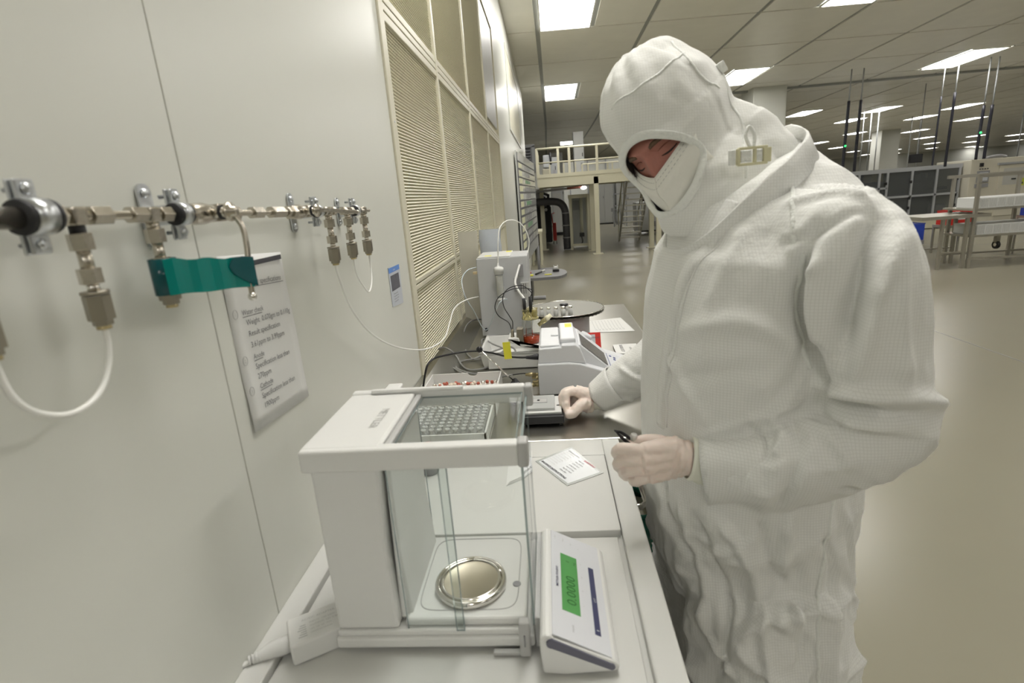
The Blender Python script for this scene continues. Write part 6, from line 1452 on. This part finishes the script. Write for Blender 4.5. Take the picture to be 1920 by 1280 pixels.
# gloved hands: bones fused into one surface
def hand(name, wrist, knuckles, fingers, thumb, fill=None, rk=.0125, rf=(.0100, .0092, .0086, .0076), rw=.020, vox=.0022, lab=None):
    q = MB(); w = V(wrist[0]); w2 = V(wrist[1])
    q.tube([w2, (w+w2)/2, w], [.032, .030, .029], 20)
    for i, k in enumerate(knuckles):
        k = V(k); spread = (i-1.5)*.0075; a = w+(V(knuckles[-1])-V(knuckles[0])).normalized()*spread*1.6
        q.tube([w2.lerp(w, .6), a, a.lerp(k, .55), k], [.020, rw, rk+.0035, rk], 14)
    for fg in fingers:
        pts = smooth_path(fg, 4); n = len(pts); q.tube(pts, [rf[min(3, int(4*i/n))] for i in range(n)], 12); q.ball(fg[-1], rf[3]*1.02, 10)
        for jn in fg[1:-1]: q.ball(jn, rf[1]*1.04, 10)
    tk = 1.2 if fill else 1; pts = smooth_path(thumb, 4); n = len(pts); q.tube(pts, [(.017-.0075*(i/(n-1))**.8)*tk for i in range(n)], 12); q.ball(thumb[-1], .0098*tk, 10)
    if fill: q.ball(fill[0], fill[1], 16, fill[2]); q.ball(V(fill[0])+V((.014, -.020, -.006)), fill[1]*.80, 14)
    me = remesh(q, vox, name, 4); nn = [v.normal.copy() for v in me.vertices]; ax = (w2-w).normalized()
    for v in me.vertices:
        p = v.co; s = (p-w).dot(ax); wr = max(0, min(1, (s+.035)/.04))
        v.co = p+nn[v.index]*(.0009*wr*math.sin(s*520+3*NZ(p*40))+.0007*NZ(p*110)+.0010*(1-abs(2*NZ(p*45)))-.0004)
    me.update(); me.polygons.foreach_set('use_smooth', [True]*len(me.polygons))
    return put_mesh(me, name, GLOVE, per, lab)
hand('glove', ((0.1960, 0.8500, 1.1535), (0.2354, 0.8500, 1.1448)), [(0.1384, 0.8380, 1.1740), (0.1346, 0.8320, 1.1595), (0.1377, 0.8310, 1.1419), (0.1472, 0.8350, 1.1242)],
     [[(0.1384, 0.8380, 1.1740), (0.1003, 0.8460, 1.1747), (0.0971, 0.8680, 1.1526), (0.1177, 0.8840, 1.1456)], [(0.1346, 0.8320, 1.1595), (0.1006, 0.8460, 1.1505), (0.0999, 0.8660, 1.1275), (0.1223, 0.8800, 1.1180)],
      [(0.1377, 0.8310, 1.1419), (0.1084, 0.8460, 1.1288), (0.1129, 0.8680, 1.1091), (0.1334, 0.8800, 1.1037)], [(0.1472, 0.8350, 1.1242), (0.1248, 0.8480, 1.1116), (0.1302, 0.8660, 1.0980), (0.1459, 0.8760, 1.0948)]],
     [(0.2102, 0.8720, 1.1508), (0.1761, 0.8850, 1.1634), (0.1462, 0.8900, 1.1644), (0.1243, 0.8880, 1.1611)])
hand('glove', ((0.0831, 1.4180, 1.0495), (0.1155, 1.4180, 1.0447)), [(0.0505, 1.3980, 1.0745), (0.0470, 1.4180, 1.0720), (0.0505, 1.4380, 1.0612), (0.0598, 1.4550, 1.0446)],
     [[(0.0505, 1.3980, 1.0745), (0.0237, 1.3850, 1.0746), (0.0206, 1.3720, 1.0502), (0.0223, 1.3620, 1.0324)], [(0.0470, 1.4180, 1.0720), (0.0167, 1.4080, 1.0662), (0.0135, 1.3960, 1.0394), (0.0272, 1.3860, 1.0254)],
      [(0.0505, 1.4380, 1.0612), (0.0241, 1.4320, 1.0487), (0.0285, 1.4200, 1.0242), (0.0443, 1.4100, 1.0194)], [(0.0598, 1.4550, 1.0446), (0.0360, 1.4520, 1.0273), (0.0407, 1.4400, 1.0089), (0.0554, 1.4300, 1.0091)]],
     [(0.0841, 1.3950, 1.0410), (0.0578, 1.3720, 1.0406), (0.0392, 1.3580, 1.0271), (0.0259, 1.3500, 1.0264)], fill=((0.0682, 1.4250, 1.0363), .030, (1.0, .8, .80)), rk=.0150, rf=(.0125, .0118, .0110, .0100), rw=.023, vox=.0026)
def cuffring(c0, c1, r0, r1, name, m):
    c0, c1 = V(c0), V(c1); q = MB(); n = 7; rr = []
    q.tube([c0.lerp(c1, i/n) for i in range(n+1)], [r0+(r1-r0)*i/n+.0012*math.sin(i*2.1) for i in range(n+1)], 26, cap=False); o = q.build(name, m, per); md = o.modifiers.new('th', 'SOLIDIFY'); md.thickness = .002
cuffring((0.2157, 0.8500, 1.1517), (0.2508, 0.8480, 1.1452), .0375, .046, 'inner_cuff', CUFF)
cuffring((0.1008, 1.4180, 1.0470), (0.1242, 1.4150, 1.0470), .034, .037, 'inner_cuff', CUFF)
# loose outer cuff hanging below the near wrist
def flare(pts0, c1, r1, name, drop):
    c0 = V(pts0); c1 = V(c1); a, b, d = basis(c1-c0); rings = []
    for i in range(9):
        t = i/8; c = c0.lerp(c1, t); row = []
        for k in range(30):
            an = 2*PI*k/30; dv = a*math.cos(an)+b*math.sin(an); low = max(0, -dv.z)**2
            r = r1[0]+(r1[1]-r1[0])*t+drop*low*(1-t)+.0020*math.sin(4*an)*(1-t); row.append(c+dv*r)
        rings.append(row)
    o = MB().ring(rings, False, True).build(name, SUIT, per); md = o.modifiers.new('th', 'SOLIDIFY'); md.thickness = .0016
flare((0.2404, 0.8490, 1.1451), (.335, .818, 1.160), (.050, .066), 'sleeve_cuff', .028)
flare((0.1094, 1.4140, 1.0497), (.165, 1.397, 1.090), (.041, .056), 'sleeve_cuff', .006)
# boots
for (x, y) in ((.385, .885), (.335, 1.12)):
    bt = MB(); bt.tube(smooth_path([(x, y, .34), (x, y, .20), (x-.01, y, .10), (x-.06, y, .065), (x-.13, y, .048), (x-.185, y, .042)], 4), [.075, .072, .068, .064, .062, .060, .058, .058, .056, .055, .054, .053, .052, .051, .050, .048, .046, .044, .042, .038, .030], 22)
    me = remesh(bt, .006, 'boot', 4)
    for v in me.vertices: v.co.z = max(v.co.z, .014)
    me.polygons.foreach_set('use_smooth', [True]*len(me.polygons)); bo = put_mesh(me, 'boot', SUIT, per)
    MB().rbox((x-.225, y-.045, 0), (x+.065, y+.045, .016), .007).build('sole', MIDG, bo)

# tweezers and clear cap in the near hand
t = thing('tweezers', 'black tweezers held upright between the near gloved finger and thumb', 'tweezers', (0.1144, 0.8830, 1.1743))
tp = V((0.0974, 0.8700, 1.1954)); te = V((0.1379, 0.8920, 1.1522))
for s in (-1, 1):
    o_ = V((0, .0035*s, .0028*s)); rings = []
    pts = [tp+o_*.35, tp.lerp(te, .35)+o_*1.3, tp.lerp(te, .7)+o_*1.2, te]
    MB().tube(smooth_path(pts, 5), [.0010, .0016, .0022, .0027, .0030]+[.0031]*11, 8).build('prong', BLACK, t)
MB().tube([tp+V((-.003, 0, .002)), tp+V((.004, .001, -.003))], [.0012, .0040], 8).build('tip_guard', BLACK, t)
t = thing('clear_cap', 'tiny clear plastic cap pinched beside the black tweezers', 'cap', (0.1301, 0.8880, 1.1754))
q = MB(); q.lathe((0.1291, 0.8880, 1.1692), [(.0058, 0), (.0062, .002), (.0062, .010), (.0045, .012)], (.2, -.1, 1), 14); q.build('cap_shell', mat('clear_plastic', (.85, .85, .82), .1, 0, .02, 9, trans=.5, ior=1.3), t)

for o in list(COL.objects):
    if o.type == 'MESH' and not o.data.materials: print('NOMAT', o.name)
print('OBJECTS', len(COL.objects), 'TRIS', sum(sum(len(p.vertices)-2 for p in o.data.polygons) for o in COL.objects if o.type == 'MESH'))
